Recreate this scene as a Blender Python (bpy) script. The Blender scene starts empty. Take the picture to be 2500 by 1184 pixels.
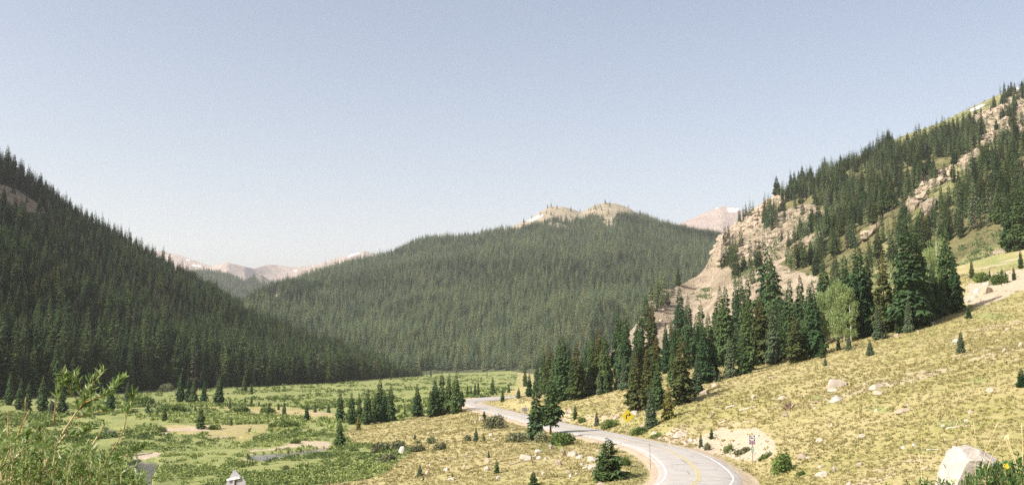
import bpy, math, random
import numpy as np
from mathutils import Vector, Matrix, noise as mnoise

# ------------------------------------------------------------------ camera, sky, sun, exposure
F, CX, CY, HOR = 2400.0, 1250.0, 592.0, 850.0      # photo pixels: focal length, centre, horizon row
PITCH = math.atan((HOR - CY) / F)
S = 1.1                                            # metres per working depth unit
SC = bpy.context.scene
cam = bpy.data.cameras.new("camera"); cam_ob = bpy.data.objects.new("camera", cam)
SC.collection.objects.link(cam_ob)
cam.sensor_fit = 'HORIZONTAL'; cam.sensor_width = 36.0; cam.lens = 36.0 * F / 2500.0
cam.clip_start = 0.1; cam.clip_end = 40000
cam_ob.location = (0, 0, 0); cam_ob.rotation_euler = (math.pi / 2 + PITCH, 0, 0)
SC.camera = cam_ob
SUN_EL = math.radians(41); SUN_AZ = math.atan2(-0.91, -0.41)   # azimuth from +Y towards +X
SUN_DIR = Vector((math.sin(SUN_AZ) * math.cos(SUN_EL), math.cos(SUN_AZ) * math.cos(SUN_EL), math.sin(SUN_EL)))
world = bpy.data.worlds.new("World"); SC.world = world; world.use_nodes = True
wn = world.node_tree; bg = wn.nodes['Background']
sky = wn.nodes.new('ShaderNodeTexSky'); sky.sky_type = 'NISHITA'; sky.sun_disc = False
sky.sun_elevation = SUN_EL; sky.sun_rotation = SUN_AZ
sky.altitude = 0; sky.air_density = 1.0; sky.dust_density = 2.4; sky.ozone_density = 1.0
bw = wn.nodes.new('ShaderNodeRGBToBW'); wn.links.new(sky.outputs[0], bw.inputs[0]); hs = wn.nodes.new('ShaderNodeMix'); hs.data_type = 'RGBA'; hs.inputs[0].default_value = 0.12
wn.links.new(sky.outputs[0], hs.inputs[6]); wn.links.new(bw.outputs[0], hs.inputs[7])
wm = wn.nodes.new('ShaderNodeMix'); wm.data_type = 'RGBA'; wm.blend_type = 'MULTIPLY'; wm.inputs[0].default_value = 1.0; wm.inputs[7].default_value = (1.09, 0.985, 0.92, 1)
wn.links.new(hs.outputs[2], wm.inputs[6]); wn.links.new(wm.outputs[2], bg.inputs[0]); bg.inputs[1].default_value = 0.11
sun = bpy.data.lights.new("sun", 'SUN'); sun_ob = bpy.data.objects.new("sun", sun)
SC.collection.objects.link(sun_ob)
sun.energy = 4.65; sun.angle = math.radians(0.55); sun.color = (1.0, 0.95, 0.86)
sun_ob.rotation_euler = SUN_DIR.to_track_quat('Z', 'Y').to_euler()
SC.view_settings.view_transform = 'Standard'; SC.view_settings.look = 'None'
SC.view_settings.gamma = 1.0; SC.view_settings.use_curve_mapping = False
SC.view_settings.exposure = 0.84
SC.cycles.max_bounces = 5; SC.cycles.diffuse_bounces = 3; SC.cycles.glossy_bounces = 2
SC.cycles.transmission_bounces = 2; SC.cycles.transparent_max_bounces = 4; SC.cycles.volume_bounces = 1
SC.cycles.volume_max_steps = 64; SC.cycles.use_denoising = False

rng = np.random.default_rng(7); random.seed(7)
COL = SC.collection

# ------------------------------------------------------------------ photo pixel <-> world direction
cp, sp = math.cos(PITCH), math.sin(PITCH)
def ray(px, py):
    """world direction of a photo pixel, scaled so that y = 1"""
    u = (np.asarray(px, float) - CX) / F; v = (CY - np.asarray(py, float)) / F
    y = cp - v * sp
    return u / y, (sp + v * cp) / y
def P(px, py, Y):
    a, b = ray(px, py); Y = Y * S
    return np.array([a * Y, Y, b * Y])
def proj(x, y, z):
    yc = y * cp + z * sp; zc = -y * sp + z * cp
    yc = np.where(yc < 0.01, 0.01, yc)
    return CX + F * x / yc, CY - F * zc / yc

# ------------------------------------------------------------------ noise
def _h(ix, iy, seed):
    n = (ix.astype(np.int64) * 374761393 + iy.astype(np.int64) * 668265263 + seed * 982451653) & 0xFFFFFFFF
    n = ((n ^ (n >> 13)) * 1274126177) & 0xFFFFFFFF
    n = ((n ^ (n >> 16)) * 2246822519) & 0xFFFFFFFF
    return ((n ^ (n >> 15)) & 0xFFFFFF) / float(0xFFFFFF)
def vn(x, y, seed=0):
    x0 = np.floor(x); y0 = np.floor(y); fx = x - x0; fy = y - y0
    fx = fx * fx * (3 - 2 * fx); fy = fy * fy * (3 - 2 * fy)
    a = _h(x0, y0, seed); b = _h(x0 + 1, y0, seed); c = _h(x0, y0 + 1, seed); d = _h(x0 + 1, y0 + 1, seed)
    return (a + (b - a) * fx) * (1 - fy) + (c + (d - c) * fx) * fy
def fbm(x, y, o=4, seed=0):
    t = 0; amp = 0.5; tot = 0
    for k in range(o):
        t = t + amp * (vn(x * 2 ** k + 17.3 * k, y * 2 ** k - 9.1 * k, seed + k) * 2 - 1); tot += amp; amp *= 0.5
    return t / tot
def ridge(x, y, o=4, seed=0):
    t = 0; amp = 0.5; tot = 0
    for k in range(o):
        t = t + amp * (1 - np.abs(vn(x * 2 ** k + 7.7 * k, y * 2 ** k + 3.1 * k, seed + k) * 2 - 1)); tot += amp; amp *= 0.5
    return t / tot
def inpoly(px, py, poly):
    px = np.asarray(px, float); py = np.asarray(py, float)
    r = np.zeros(px.shape, bool); n = len(poly)
    for i in range(n):
        x1, y1 = poly[i]; x2, y2 = poly[(i + 1) % n]
        if y1 == y2: continue
        c = ((y1 > py) != (y2 > py)) & (px < (x2 - x1) * (py - y1) / (y2 - y1) + x1)
        r ^= c
    return r
def smooth(a, b, x):
    t = np.clip((x - a) / (b - a), 0, 1); return t * t * (3 - 2 * t)

# ------------------------------------------------------------------ mesh helpers
def mesh_np(name, V, Fc, mats, smoothed=False, attrs=None, fmat=None):
    """V (n,3); Fc a list of (k,m) index arrays with m corners each"""
    me = bpy.data.meshes.new(name)
    if not isinstance(Fc, list): Fc = [Fc]
    Fc = [np.asarray(f, np.int32) for f in Fc if len(f)]
    me.vertices.add(len(V)); me.vertices.foreach_set('co', np.asarray(V, np.float32).ravel())
    loops = np.concatenate([f.ravel() for f in Fc]); sizes = np.concatenate([np.full(len(f), f.shape[1], np.int32) for f in Fc])
    me.loops.add(len(loops)); me.loops.foreach_set('vertex_index', loops)
    me.polygons.add(len(sizes)); starts = np.concatenate([[0], np.cumsum(sizes)[:-1]]).astype(np.int32)
    me.polygons.foreach_set('loop_start', starts)
    for m in (mats if isinstance(mats, (list, tuple)) else [mats]): me.materials.append(m)
    if fmat is not None: me.polygons.foreach_set('material_index', np.asarray(fmat, np.int32))
    me.update(calc_edges=True)
    me.polygons.foreach_set('use_smooth', np.full(len(sizes), bool(smoothed)))
    for k, (typ, arr) in (attrs or {}).items():
        a = me.attributes.new(k, typ, 'POINT')
        a.data.foreach_set('color' if typ == 'FLOAT_COLOR' else ('vector' if typ == 'FLOAT_VECTOR' else 'value'), np.asarray(arr, np.int32 if typ == 'INT' else np.float32).ravel())
    me.validate()
    return me
def link(name, data, parent=None, loc=None):
    o = bpy.data.objects.new(name, data); COL.objects.link(o)
    if parent is not None: o.parent = parent
    if loc is not None: o.location = loc
    return o
def tag(o, label=None, cat=None, group=None, kind=None):
    if label: o['label'] = label
    if cat: o['category'] = cat
    if group: o['group'] = group
    if kind: o['kind'] = kind
    return o
class MB:
    """collects shapes into one mesh"""
    def __init__(s): s.v = []; s.f3 = []; s.f4 = []; s.n = 0
    def add(s, V, f3=None, f4=None):
        V = np.asarray(V, float).reshape(-1, 3); s.v.append(V)
        if f3 is not None and len(f3): s.f3.append(np.asarray(f3).reshape(-1, 3) + s.n)
        if f4 is not None and len(f4): s.f4.append(np.asarray(f4).reshape(-1, 4) + s.n)
        s.n += len(V); return s
    def tube(s, pts, rad, sides=8, cap=True):
        pts = [Vector(p) for p in pts]; rings = []
        for i, p in enumerate(pts):
            d = (pts[min(i + 1, len(pts) - 1)] - pts[max(i - 1, 0)]).normalized()
            a = d.orthogonal().normalized(); b = d.cross(a)
            if i and False: pass
            ref = Vector((0.31, 0.17, 0.93)) if abs(d.z) < 0.8 else Vector((1, 0.1, 0))
            a = (ref - d * ref.dot(d)).normalized(); b = d.cross(a)
            r = rad[i] if hasattr(rad, '__len__') else rad
            rings.append([p + (a * math.cos(t) + b * math.sin(t)) * r for t in [2 * math.pi * k / sides for k in range(sides)]])
        V = [tuple(q) for r in rings for q in r]; f4 = []
        for i in range(len(pts) - 1):
            for k in range(sides):
                f4.append((i * sides + k, i * sides + (k + 1) % sides, (i + 1) * sides + (k + 1) % sides, (i + 1) * sides + k))
        f3 = []
        if cap:
            c0 = len(V); V += [tuple(pts[0]), tuple(pts[-1])]
            for k in range(sides):
                f3.append((c0, (k + 1) % sides, k)); e = (len(pts) - 1) * sides
                f3.append((c0 + 1, e + k, e + (k + 1) % sides))
        return s.add(V, f3, f4)
    def box(s, c, size, R=None):
        V = np.array([(x, y, z) for x in (-.5, .5) for y in (-.5, .5) for z in (-.5, .5)]) * np.asarray(size)
        if R is not None: V = V @ np.asarray(R).T
        V = V + np.asarray(c)
        return s.add(V, None, [(0, 1, 3, 2), (4, 6, 7, 5), (0, 4, 5, 1), (2, 3, 7, 6), (0, 2, 6, 4), (1, 5, 7, 3)])
    def prism(s, outline, y0, y1):
        """outline [(x,z)] extruded along y from y0 (front) to y1"""
        n = len(outline); V = [(x, y0, z) for x, z in outline] + [(x, y1, z) for x, z in outline]
        cx = sum(x for x, z in outline) / n; cz = sum(z for x, z in outline) / n
        V += [(cx, y0, cz), (cx, y1, cz)]; f3 = []; f4 = []
        for k in range(n):
            j = (k + 1) % n
            f4.append((k, j, n + j, n + k)); f3 += [(2 * n, j, k), (2 * n + 1, n + k, n + j)]
        return s.add(V, f3, f4)
    def mesh(s, name, mat, smoothed=False, attrs=None):
        fc = []
        if s.f3: fc.append(np.concatenate(s.f3))
        if s.f4: fc.append(np.concatenate(s.f4))
        return mesh_np(name, np.concatenate(s.v), fc, mat, smoothed, attrs)

# ------------------------------------------------------------------ node materials
class NT:
    def __init__(s, name, rough=0.9, spec=0.2):
        s.m = bpy.data.materials.new(name); s.m.use_nodes = True; s.t = s.m.node_tree
        s.b = s.t.nodes['Principled BSDF']; s.b.inputs['Roughness'].default_value = rough
        s.b.inputs['Specular IOR Level'].default_value = spec
    def n(s, typ, **kw):
        nd = s.t.nodes.new(typ)
        for k, v in kw.items(): setattr(nd, k, v)
        return nd
    def put(s, sock, v):
        if hasattr(v, 'links') or hasattr(v, 'is_linked'): s.t.links.new(v, sock)
        elif v is not None:
            if hasattr(sock.default_value, '__len__') and not hasattr(v, '__len__'): v = [v] * len(sock.default_value)
            if hasattr(v, '__len__') and len(sock.default_value) == 4 and len(v) == 3: v = (*v, 1)
            sock.default_value = v
    def pos(s): return s.n('ShaderNodeNewGeometry').outputs['Position']
    def obj(s): return s.n('ShaderNodeTexCoord').outputs['Object']
    def rnd(s): return s.n('ShaderNodeObjectInfo').outputs['Random']
    def attr(s, name): 
        a = s.n('ShaderNodeAttribute', attribute_name=name); return a
    def noise(s, vec, scale, detail=4, rough=0.6, stretch=None):
        if stretch is not None:
            mp = s.n('ShaderNodeMapping'); s.put(mp.inputs['Vector'], vec); mp.inputs['Scale'].default_value = stretch; vec = mp.outputs[0]
        nd = s.n('ShaderNodeTexNoise'); s.put(nd.inputs['Vector'], vec)
        nd.inputs['Scale'].default_value = scale; nd.inputs['Detail'].default_value = detail; nd.inputs['Roughness'].default_value = rough
        return nd.outputs['Fac']
    def ramp(s, fac, a, b, lo=0.0, hi=1.0):
        r = s.n('ShaderNodeMapRange'); r.interpolation_type = 'SMOOTHSTEP'; s.put(r.inputs['Value'], fac)
        r.inputs['From Min'].default_value = a; r.inputs['From Max'].default_value = b
        r.inputs['To Min'].default_value = lo; r.inputs['To Max'].default_value = hi
        return r.outputs[0]
    def math(s, op, a, b=None):
        m = s.n('ShaderNodeMath', operation=op); s.put(m.inputs[0], a)
        if b is not None: s.put(m.inputs[1], b)
        return m.outputs[0]
    def mix(s, f, a, b, mode='MIX'):
        m = s.n('ShaderNodeMix', data_type='RGBA', blend_type=mode); s.put(m.inputs[0], f); s.put(m.inputs[6], a); s.put(m.inputs[7], b)
        return m.outputs[2]
    def color(s, c): s.put(s.b.inputs['Base Color'], c); return s
    def bump(s, h, strength, dist):
        b = s.n('ShaderNodeBump'); b.inputs['Strength'].default_value = strength; b.inputs['Distance'].default_value = dist
        s.put(b.inputs['Height'], h); s.t.links.new(b.outputs[0], s.b.inputs['Normal']); return s

def mat_plain(name, c, rough=0.6, spec=0.3, var=0.12, scale=6, metal=0.0):
    t = NT(name, rough, spec); f = t.noise(t.obj(), scale, 5)
    t.color(t.mix(t.ramp(f, .3, .7), [x * (1 - var) for x in c], [min(1, x * (1 + var)) for x in c]))
    t.b.inputs['Metallic'].default_value = metal
    return t.m
def mat_needles(name, a, b, rust=None):
    t = NT(name, 0.75, 0.15)
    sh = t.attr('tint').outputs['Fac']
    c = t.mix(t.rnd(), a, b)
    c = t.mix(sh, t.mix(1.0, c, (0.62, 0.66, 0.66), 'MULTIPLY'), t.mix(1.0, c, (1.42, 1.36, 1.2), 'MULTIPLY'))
    if rust:
        h = t.attr('height').outputs['Fac']
        f = t.math('MULTIPLY', t.ramp(h, .45, .95), t.ramp(sh, .25, .8))
        c = t.mix(t.math('MULTIPLY', f, 0.55), c, rust)
    t.color(c)
    tl_ = t.n('ShaderNodeBsdfTranslucent'); t.put(tl_.inputs['Color'], c); mx = t.n('ShaderNodeMixShader'); mx.inputs[0].default_value = .22
    t.t.links.new(t.b.outputs[0], mx.inputs[1]); t.t.links.new(tl_.outputs[0], mx.inputs[2]); t.t.links.new(mx.outputs[0], t.t.nodes['Material Output'].inputs['Surface'])
    return t.m

# ------------------------------------------------------------------ materials of the setting
def zone(t, name='zone'):
    a = t.attr(name); sep = t.n('ShaderNodeSeparateColor'); t.t.links.new(a.outputs['Color'], sep.inputs[0])
    return sep.outputs[0], sep.outputs[1], sep.outputs[2]
def mat_ground():
    t = NT("ground", 0.95, 0.1); p = t.pos(); dry, green, dirt = zone(t)
    n1 = t.noise(p, 0.035, 5); n2 = t.noise(p, 0.35, 5); n3 = t.noise(p, 2.6, 4, 0.7); n4 = t.noise(p, 0.9, 6, 0.75)
    tan = t.mix(t.ramp(n2, .32, .68), (0.315, 0.268, 0.13), (0.385, 0.33, 0.17))
    tan = t.mix(t.ramp(n3, .45, .75), tan, (0.32, 0.275, 0.118))
    olive = t.mix(t.ramp(n3, .3, .7), (0.205, 0.205, 0.062), (0.29, 0.275, 0.095))
    tan = t.mix(t.math('MULTIPLY', t.ramp(n1, .42, .62), t.ramp(n4, .35, .62)), tan, olive)
    grn = t.mix(t.ramp(n2, .3, .7), (0.155, 0.185, 0.065), (0.26, 0.275, 0.105))
    grn = t.mix(t.ramp(n1, .4, .7), grn, (0.25, 0.265, 0.10))
    drt = t.mix(t.ramp(n3, .3, .7), (0.36, 0.29, 0.205), (0.49, 0.41, 0.31))
    drt = t.mix(t.ramp(n4, .52, .68), drt, (0.34, 0.24, 0.15))
    c = t.mix(t.ramp(t.math('ADD', dry, t.math('MULTIPLY', t.math('SUBTRACT', n4, 0.5), 0.9)), .35, .65), (0.16, 0.15, 0.075), tan)
    c = t.mix(t.ramp(t.math('ADD', green, t.math('MULTIPLY', t.math('SUBTRACT', n4, 0.5), 0.9)), .35, .65), c, grn)
    c = t.mix(t.ramp(t.math('ADD', dirt, t.math('MULTIPLY', t.math('SUBTRACT', n4, 0.5), 1.0)), .38, .62), c, drt)
    t.color(c).bump(t.math('ADD', n3, t.math('MULTIPLY', n4, 1.5)), 0.6, 0.2); return t.m
def mat_mountain(name, floor_a, floor_b, rock_a, rock_b, meadow_a, meadow_b, sc=1.0):
    """zone r = rock, g = meadow, b = snow; the rest is forest floor"""
    t = NT(name, 0.95, 0.08); p = t.pos(); rk, md, sn = zone(t)
    n1 = t.noise(p, 0.012 * sc, 5); n2 = t.noise(p, 0.09 * sc, 6, 0.7); n3 = t.noise(p, 0.5 * sc, 4, 0.7)
    st = t.noise(p, 0.06 * sc, 6, 0.7, (1.0, 1.0, 0.35))
    fl = t.mix(t.ramp(n2, .3, .7), floor_a, floor_b)
    me = t.mix(t.ramp(n2, .35, .65), meadow_a, meadow_b)
    ro = t.mix(t.ramp(st, .32, .66), rock_a, rock_b)
    cr = t.noise(p, 0.16 * sc, 7, 0.75, (1.0, 0.6, 1.6))
    cl = t.attr('zone').outputs['Alpha']
    ro = t.mix(t.math('MULTIPLY', t.ramp(n3, .56, .70), t.math('ADD', t.math('MULTIPLY', cl, .7), .3)), ro, [x * 0.55 for x in rock_a])
    ro = t.mix(t.math('MULTIPLY', t.ramp(cr, .54, .60), t.math('MULTIPLY', cl, .8)), ro, [x * 0.4 for x in rock_a])
    ro = t.mix(t.math('MULTIPLY', t.ramp(n1, .52, .7), 0.45), ro, meadow_a)
    jit = t.math('MULTIPLY', t.math('SUBTRACT', n2, 0.5), 1.0)
    c = t.mix(t.ramp(t.math('ADD', md, jit), .36, .64), fl, me)
    c = t.mix(t.ramp(t.math('ADD', rk, jit), .36, .64), c, ro)
    c = t.mix(t.ramp(t.math('ADD', sn, t.math('MULTIPLY', jit, 0.5)), .42, .58), c, (0.80, 0.81, 0.83))
    t.color(c).bump(t.math('ADD', t.math('ADD', n3, cr), t.math('MULTIPLY', st, 2.0)), 1.0, 2.6 / sc); return t.m

# ------------------------------------------------------------------ ground heights
ROAD = [((1505, 1232, 69), (1740, 1246, 66)), ((1588, 1190, 80.5), (1790, 1184, 80)), ((1614, 1165, 87), (1800, 1163, 86.5)), ((1611, 1140, 95), (1776, 1137, 94)),
        ((1585, 1115, 105), (1737, 1112, 103)), ((1540, 1092, 116), (1680, 1092, 112)), ((1470, 1075, 128), (1590, 1072, 124)), ((1400, 1061, 139), (1500, 1053, 139)),
        ((1330, 1047, 152), (1410, 1036, 157)), ((1260, 1026, 174), (1315, 1017, 178)), ((1188, 1007, 202), (1235, 999, 205)), ((1145, 994, 227), (1185, 987, 229)),
        ((1125, 985, 248), (1164, 982, 241)), ((1126, 978, 263), (1165, 979, 252)), ((1150, 973, 276), (1180, 977, 261)), ((1206, 970, 286), (1208, 974, 268)), ((1280, 967, 294), (1280, 971, 276))]
RL = np.array([P(*a) for a, b in ROAD]); RR = np.array([P(*b) for a, b in ROAD])
zm = (RL[:, 2] + RR[:, 2]) / 2
RL[:, 2] = zm * 0.85 + RL[:, 2] * 0.15; RR[:, 2] = zm * 0.85 + RR[:, 2] * 0.15
ext = [(8.0, 60.0, -12.6), (-3.0, 52.0, -12.9), (-16.0, 48.0, -13.2), (-34.0, 50.0, -13.6)]   # the road goes on below the camera bank
extL = [(6.2, 64.5), (-4.0, 56.2), (-16.5, 52.2), (-33.0, 54.0)]; extR = [(10.3, 58.0), (-1.2, 48.8), (-15.2, 44.6), (-35.0, 46.6)]
RL = np.vstack([[(x * S, y * S, e[2] * S) for (x, y), e in zip(extL, ext)][::-1], RL]); RR = np.vstack([[(x * S, y * S, e[2] * S) for (x, y), e in zip(extR, ext)][::-1], RR])
def catmull(Pn, n):
    Pn = np.asarray(Pn); Q = np.vstack([2 * Pn[0] - Pn[1], Pn, 2 * Pn[-1] - Pn[-2]]); out = []
    for i in range(len(Pn) - 1):
        p0, p1, p2, p3 = Q[i:i + 4]
        for t in np.linspace(0, 1, n, endpoint=False):
            out.append(0.5 * (2 * p1 + (p2 - p0) * t + (2 * p0 - 5 * p1 + 4 * p2 - p3) * t ** 2 + (3 * p1 - p0 - 3 * p2 + p3) * t ** 3))
    return np.array(out + [Pn[-1]])
RLs, RRs = catmull(RL, 12), catmull(RR, 12)
ker = np.array([1, 2, 3, 4, 3, 2, 1], float); ker /= ker.sum()
for A in (RLs, RRs):
    for k in range(3):
        pad = np.concatenate([np.repeat(A[:1, k], 3), A[:, k], np.repeat(A[-1:, k], 3)]); A[:, k] = np.convolve(pad, ker, 'valid')
RMs = (RLs + RRs) / 2

CTRL = """0 1184 118;300 1184 118;600 1184 116;900 1184 110;1250 1184 96;1450 1184 88;0 1060 190;300 1060 190;600 1060 190;850 1092 158;1000 1100 142;1200 1100 126
1000 1045 185;1200 1042 160;1100 1010 218;900 1040 205;0 985 295;-200 985 295;-200 1184 118;300 960 370;600 955 400;900 950 420;1050 950 420;1000 925 600;1200 912 850;1250 930 550;1150 965 330
1262 958 325;1300 945 330;1290 962 255;1400 985 192;1500 960 192;1400 1012 172;1520 1047 142;1650 1012 140;1700 960 155;1850 905 170;2100 840 175;2340 772 180;2500 732 182;2750 660 185
2100 1184 71;2500 1184 60;2750 1184 52;1850 1150 90;2000 1050 100;2300 1000 88;2500 900 95;2750 880 90;1750 1052 124;1780 1102 106;1850 1060 108;1680 1050 130
1500 900 262;1700 880 240;1850 858 232;2100 765 240;2340 690 237;2500 642 260;2500 600 330;2750 560 260;1400 930 290;-200 960 400;1150 1130 115;1330 1120 112;1500 1140 98;700 1120 140;450 1030 215;1000 1000 240"""
pts = [P(*map(float, c.split())) for l in CTRL.split('\n') for c in l.split(';')]
pts += [tuple(x) for x in RL[::1]] + [tuple(x) for x in RR[::1]]
for th, prof in ((-34, [(1.5, -1.7), (6, -2.3), (10, -3.6), (20, -7), (35, -11), (60, -14.2)]), (-15, [(1.5, -1.7), (6, -2.4), (10, -3.8), (20, -7.2), (35, -11), (58, -13.6)]), (0, [(1.5, -1.7), (6, -2.6), (10, -4.0), (20, -7.4), (35, -11), (48, -12.7)]),
                 (14, [(1.5, -1.7), (6, -1.95), (10, -3.1), (20, -6.0), (35, -9.6), (50, -11.2)]), (25, [(1.5, -1.65), (6, -1.3), (9, -1.75), (14, -3.2), (25, -5.8), (45, -7.6)]), (34, [(1.5, -1.6), (6, -1.0), (9, -1.2), (14, -2.4), (25, -4.6), (45, -5.6)])):
    a = math.radians(th); pts += [(math.sin(a) * r * S, math.cos(a) * r * S, z * S) for r, z in prof]
pts = np.array(pts)
TK = 3.0
def tl(x, y):
    r = np.hypot(x, y) + 1e-6
    return np.clip(np.arctan2(x, y), -0.68, 0.68) * TK, np.log(np.maximum(r, 1.2))
def tps_u(d2): return 0.5 * d2 * np.log(d2 + 1e-12)
TPA, TPB = tl(pts[:, 0], pts[:, 1]); N = len(pts)
K = tps_u((TPA[:, None] - TPA) ** 2 + (TPB[:, None] - TPB) ** 2) + np.eye(N) * 0.004
Q = np.column_stack([np.ones(N), TPA, TPB])
A = np.block([[K, Q], [Q.T, np.zeros((3, 3))]])
W = np.linalg.solve(A, np.concatenate([pts[:, 2], np.zeros(3)]))
FOOT = np.array([(-1000, 250), (-400, 290), (0, 312), (300, 375), (500, 430), (800, 505), (990, 700), (1060, 880), (1250, 900), (1330, 620), (1440, 420), (1540, 400), (1700, 385), (1900, 345), (2100, 325), (2300, 315), (2500, 300), (2800, 285), (4000, 250)], float)
def road_near(x, y):
    """distance to the road's centre line, its height there"""
    x = np.asarray(x, float); y = np.asarray(y, float); d = np.full(x.shape, 1e9); z = np.zeros(x.shape)
    sel = (np.abs(x) < 60) & (y > 30) & (y < 340); xs, ys = x[sel], y[sel]; db = np.full(xs.shape, 1e9); zb = np.zeros(xs.shape)
    for q in RMs:
        dd = np.hypot(xs - q[0], ys - q[1]); m = dd < db; db[m] = dd[m]; zb[m] = q[2]
    d[sel] = db; z[sel] = zb
    return d, z
WATER = [[(300, 1200), (306, 1155), (318, 1129), (345, 1119), (388, 1121), (384, 1140), (372, 1160), (362, 1200)], [(614, 1106), (660, 1101), (720, 1097), (770, 1090), (806, 1087), (803, 1096), (740, 1105), (690, 1111), (650, 1121), (612, 1120)],
         [(256, 1051), (262, 1042), (296, 1044), (304, 1052), (278, 1056)], [(688, 1141), (702, 1136), (722, 1135), (716, 1142), (694, 1146)], [(560, 1071), (575, 1067), (622, 1067), (615, 1073)]]
def base_z(x, y):
    x = np.asarray(x, float); y = np.asarray(y, float); sh = x.shape; xf = x.ravel(); yf = y.ravel(); out = np.empty(xf.shape)
    for i in range(0, len(xf), 40000):
        a, b = tl(xf[i:i + 40000], yf[i:i + 40000])
        out[i:i + 40000] = tps_u((a[:, None] - TPA) ** 2 + (b[:, None] - TPB) ** 2) @ W[:N] + W[N] + W[N + 1] * a + W[N + 2] * b
    th = np.arctan2(xf, yf); pxs = CX + F * np.tan(np.clip(th, -1.2, 1.2)); yy = np.hypot(xf, yf) * np.cos(np.clip(th, -1.2, 1.2))
    f = np.interp(pxs, FOOT[:, 0], FOOT[:, 1]) * S + 25
    over = np.maximum(yy - f, 0)
    return np.where(over > 0, np.maximum(np.minimum(out, 40 + 0 * out) - over * 0.3, -75), out).reshape(sh)
def ground_z(x, y):
    x = np.asarray(x, float); y = np.asarray(y, float); z = base_z(x, y); r = np.hypot(x, y)
    px, py = proj(x, y, z)
    k = smooth(15, 60, r) * (1 - smooth(400, 900, r) * .5)
    z = z + k * (fbm(x / 9, y / 9, 3, 3) * 0.35 + fbm(x / 2.3, y / 2.3, 2, 9) * 0.10) + smooth(120, 250, r) * fbm(x / 40, y / 40, 2, 5) * 0.5
    for w in WATER:
        w = np.array(w, float); c = w.mean(0); big = c + (w - c) * 1.08
        z = np.where(inpoly(px, py, big.tolist()) & (y > 60) & (y < 330), z - 0.9, z)
    d, rz = road_near(x, y)
    f = smooth(4.3, 10, d); z = np.where(d < 1e8, (rz - 0.12 - 0.25 * smooth(3.6, 5.5, d)) * (1 - f) + z * f, z)
    return z
YM = np.exp(np.linspace(math.log(14), math.log(1400), 900))
def cast(px, py):
    """first hit of a photo pixel's ray on the ground"""
    a, b = ray(px, py); zz = ground_z(a * YM, YM); hit = np.nonzero(b * YM < zz)[0]
    hit = hit[hit > 0]
    if len(hit) == 0: i = len(YM) - 1
    else: i = hit[0]
    y0, y1 = YM[i - 1], YM[i]
    for _ in range(18):
        m = 0.5 * (y0 + y1)
        if b * m < ground_z(np.array(a * m), np.array(m)): y1 = m
        else: y0 = m
    return np.array([a * y1, y1, float(ground_z(np.array(a * y1), np.array(y1)))])

# ground sheet: rings round the camera, finest where the photograph looks
th = np.concatenate([np.linspace(-math.pi, -0.62, 40)[:-1], np.linspace(-0.62, 0.62, 760), np.linspace(0.62, math.pi, 40)[1:-1]])
rr = np.concatenate([np.exp(np.linspace(math.log(0.8), math.log(45), 90))[:-1], np.exp(np.linspace(math.log(45), math.log(480), 520))[:-1], np.exp(np.linspace(math.log(480), math.log(9300), 90))])
TH, RR_ = np.meshgrid(th, rr); GX, GY = np.sin(TH) * RR_, np.cos(TH) * RR_
GZ = ground_z(GX, GY); gpx, gpy = proj(GX, GY, base_z(GX, GY)); front = GY > 5
jx = fbm(GX / 7, GY / 7, 3, 21) * 26; jy = fbm(GX / 7 + 50, GY / 7, 3, 22) * 9
DRY = [(690, 1290), (800, 1184), (935, 1160), (985, 1120), (1000, 1092), (880, 1085), (842, 1064), (862, 1040), (1000, 1022), (1120, 1004), (1128, 975), (1215, 966), (1262, 950), (1262, 900), (1500, 800), (3200, 300), (3200, 3000), (690, 3000)]
STRIPS = [[(380, 1036), (640, 1036), (700, 1046), (600, 1062), (380, 1058)], [(485, 988), (720, 996), (840, 1012), (820, 1024), (560, 1006)], [(500, 1060), (650, 1060), (600, 1076), (500, 1072)]]
dry = np.where(front, inpoly(gpx + jx, gpy + jy, DRY), 1.0).astype(float)
for s_ in STRIPS: dry = np.maximum(dry, inpoly(gpx + jx * .6, gpy + jy * .5, s_) & front)
green = np.where(dry > 0.5, 0.0, 1.0)
GRN_SPOTS = [(1480, 1110, 60, 26), (1340, 1090, 70, 22), (2330, 1035, 90, 20), (2000, 972, 60, 12), (2420, 770, 90, 18), (1600, 1090, 90, 14), (1560, 1150, 50, 40), (1230, 1010, 90, 14), (2250, 1100, 60, 16), (2440, 640, 130, 34), (2150, 1000, 70, 12), (2380, 930, 60, 14)]
for a, b, c, d in GRN_SPOTS:
    green = np.maximum(green, np.where(front & (GY < 400), 0.62 * np.exp(-((gpx - a) / c) ** 2 - ((gpy - b) / d) ** 2), 0))
r_ = np.hypot(GX, GY)
green = np.where((r_ < 40), np.maximum(green, 0.5), green)
dirt = np.zeros_like(GX)
DIRT = [[(385, 1043), (470, 1040), (560, 1044), (480, 1053), (395, 1053)], [(500, 1064), (560, 1063), (545, 1071), (505, 1070)], [(1690, 1068), (1760, 1042), (1850, 1046), (1895, 1080), (1885, 1110), (1830, 1112), (1760, 1100), (1700, 1094)], [(2348, 738), (2360, 700), (2400, 668), (2460, 660), (2600, 640), (2600, 690), (2480, 715), (2400, 746)],
        [(1795, 1200), (1812, 1165), (1790, 1132), (1800, 1128), (1850, 1160), (1850, 1200)], [(1590, 1058), (1650, 1048), (1690, 1075), (1620, 1072)], [(590, 1121), (640, 1116), (600, 1128), (570, 1126)], [(1270, 1000), (1400, 1000), (1390, 1025), (1290, 1012)], [(315, 1120), (330, 1102), (390, 1098), (396, 1118)], [(800, 1090), (740, 1086), (640, 1098), (600, 1104), (620, 1094), (740, 1078), (815, 1080)]]
for d_ in DIRT: dirt = np.maximum(dirt, (inpoly(gpx + jx * .35, gpy + jy * .5, d_) & front) * 0.62)
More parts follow.
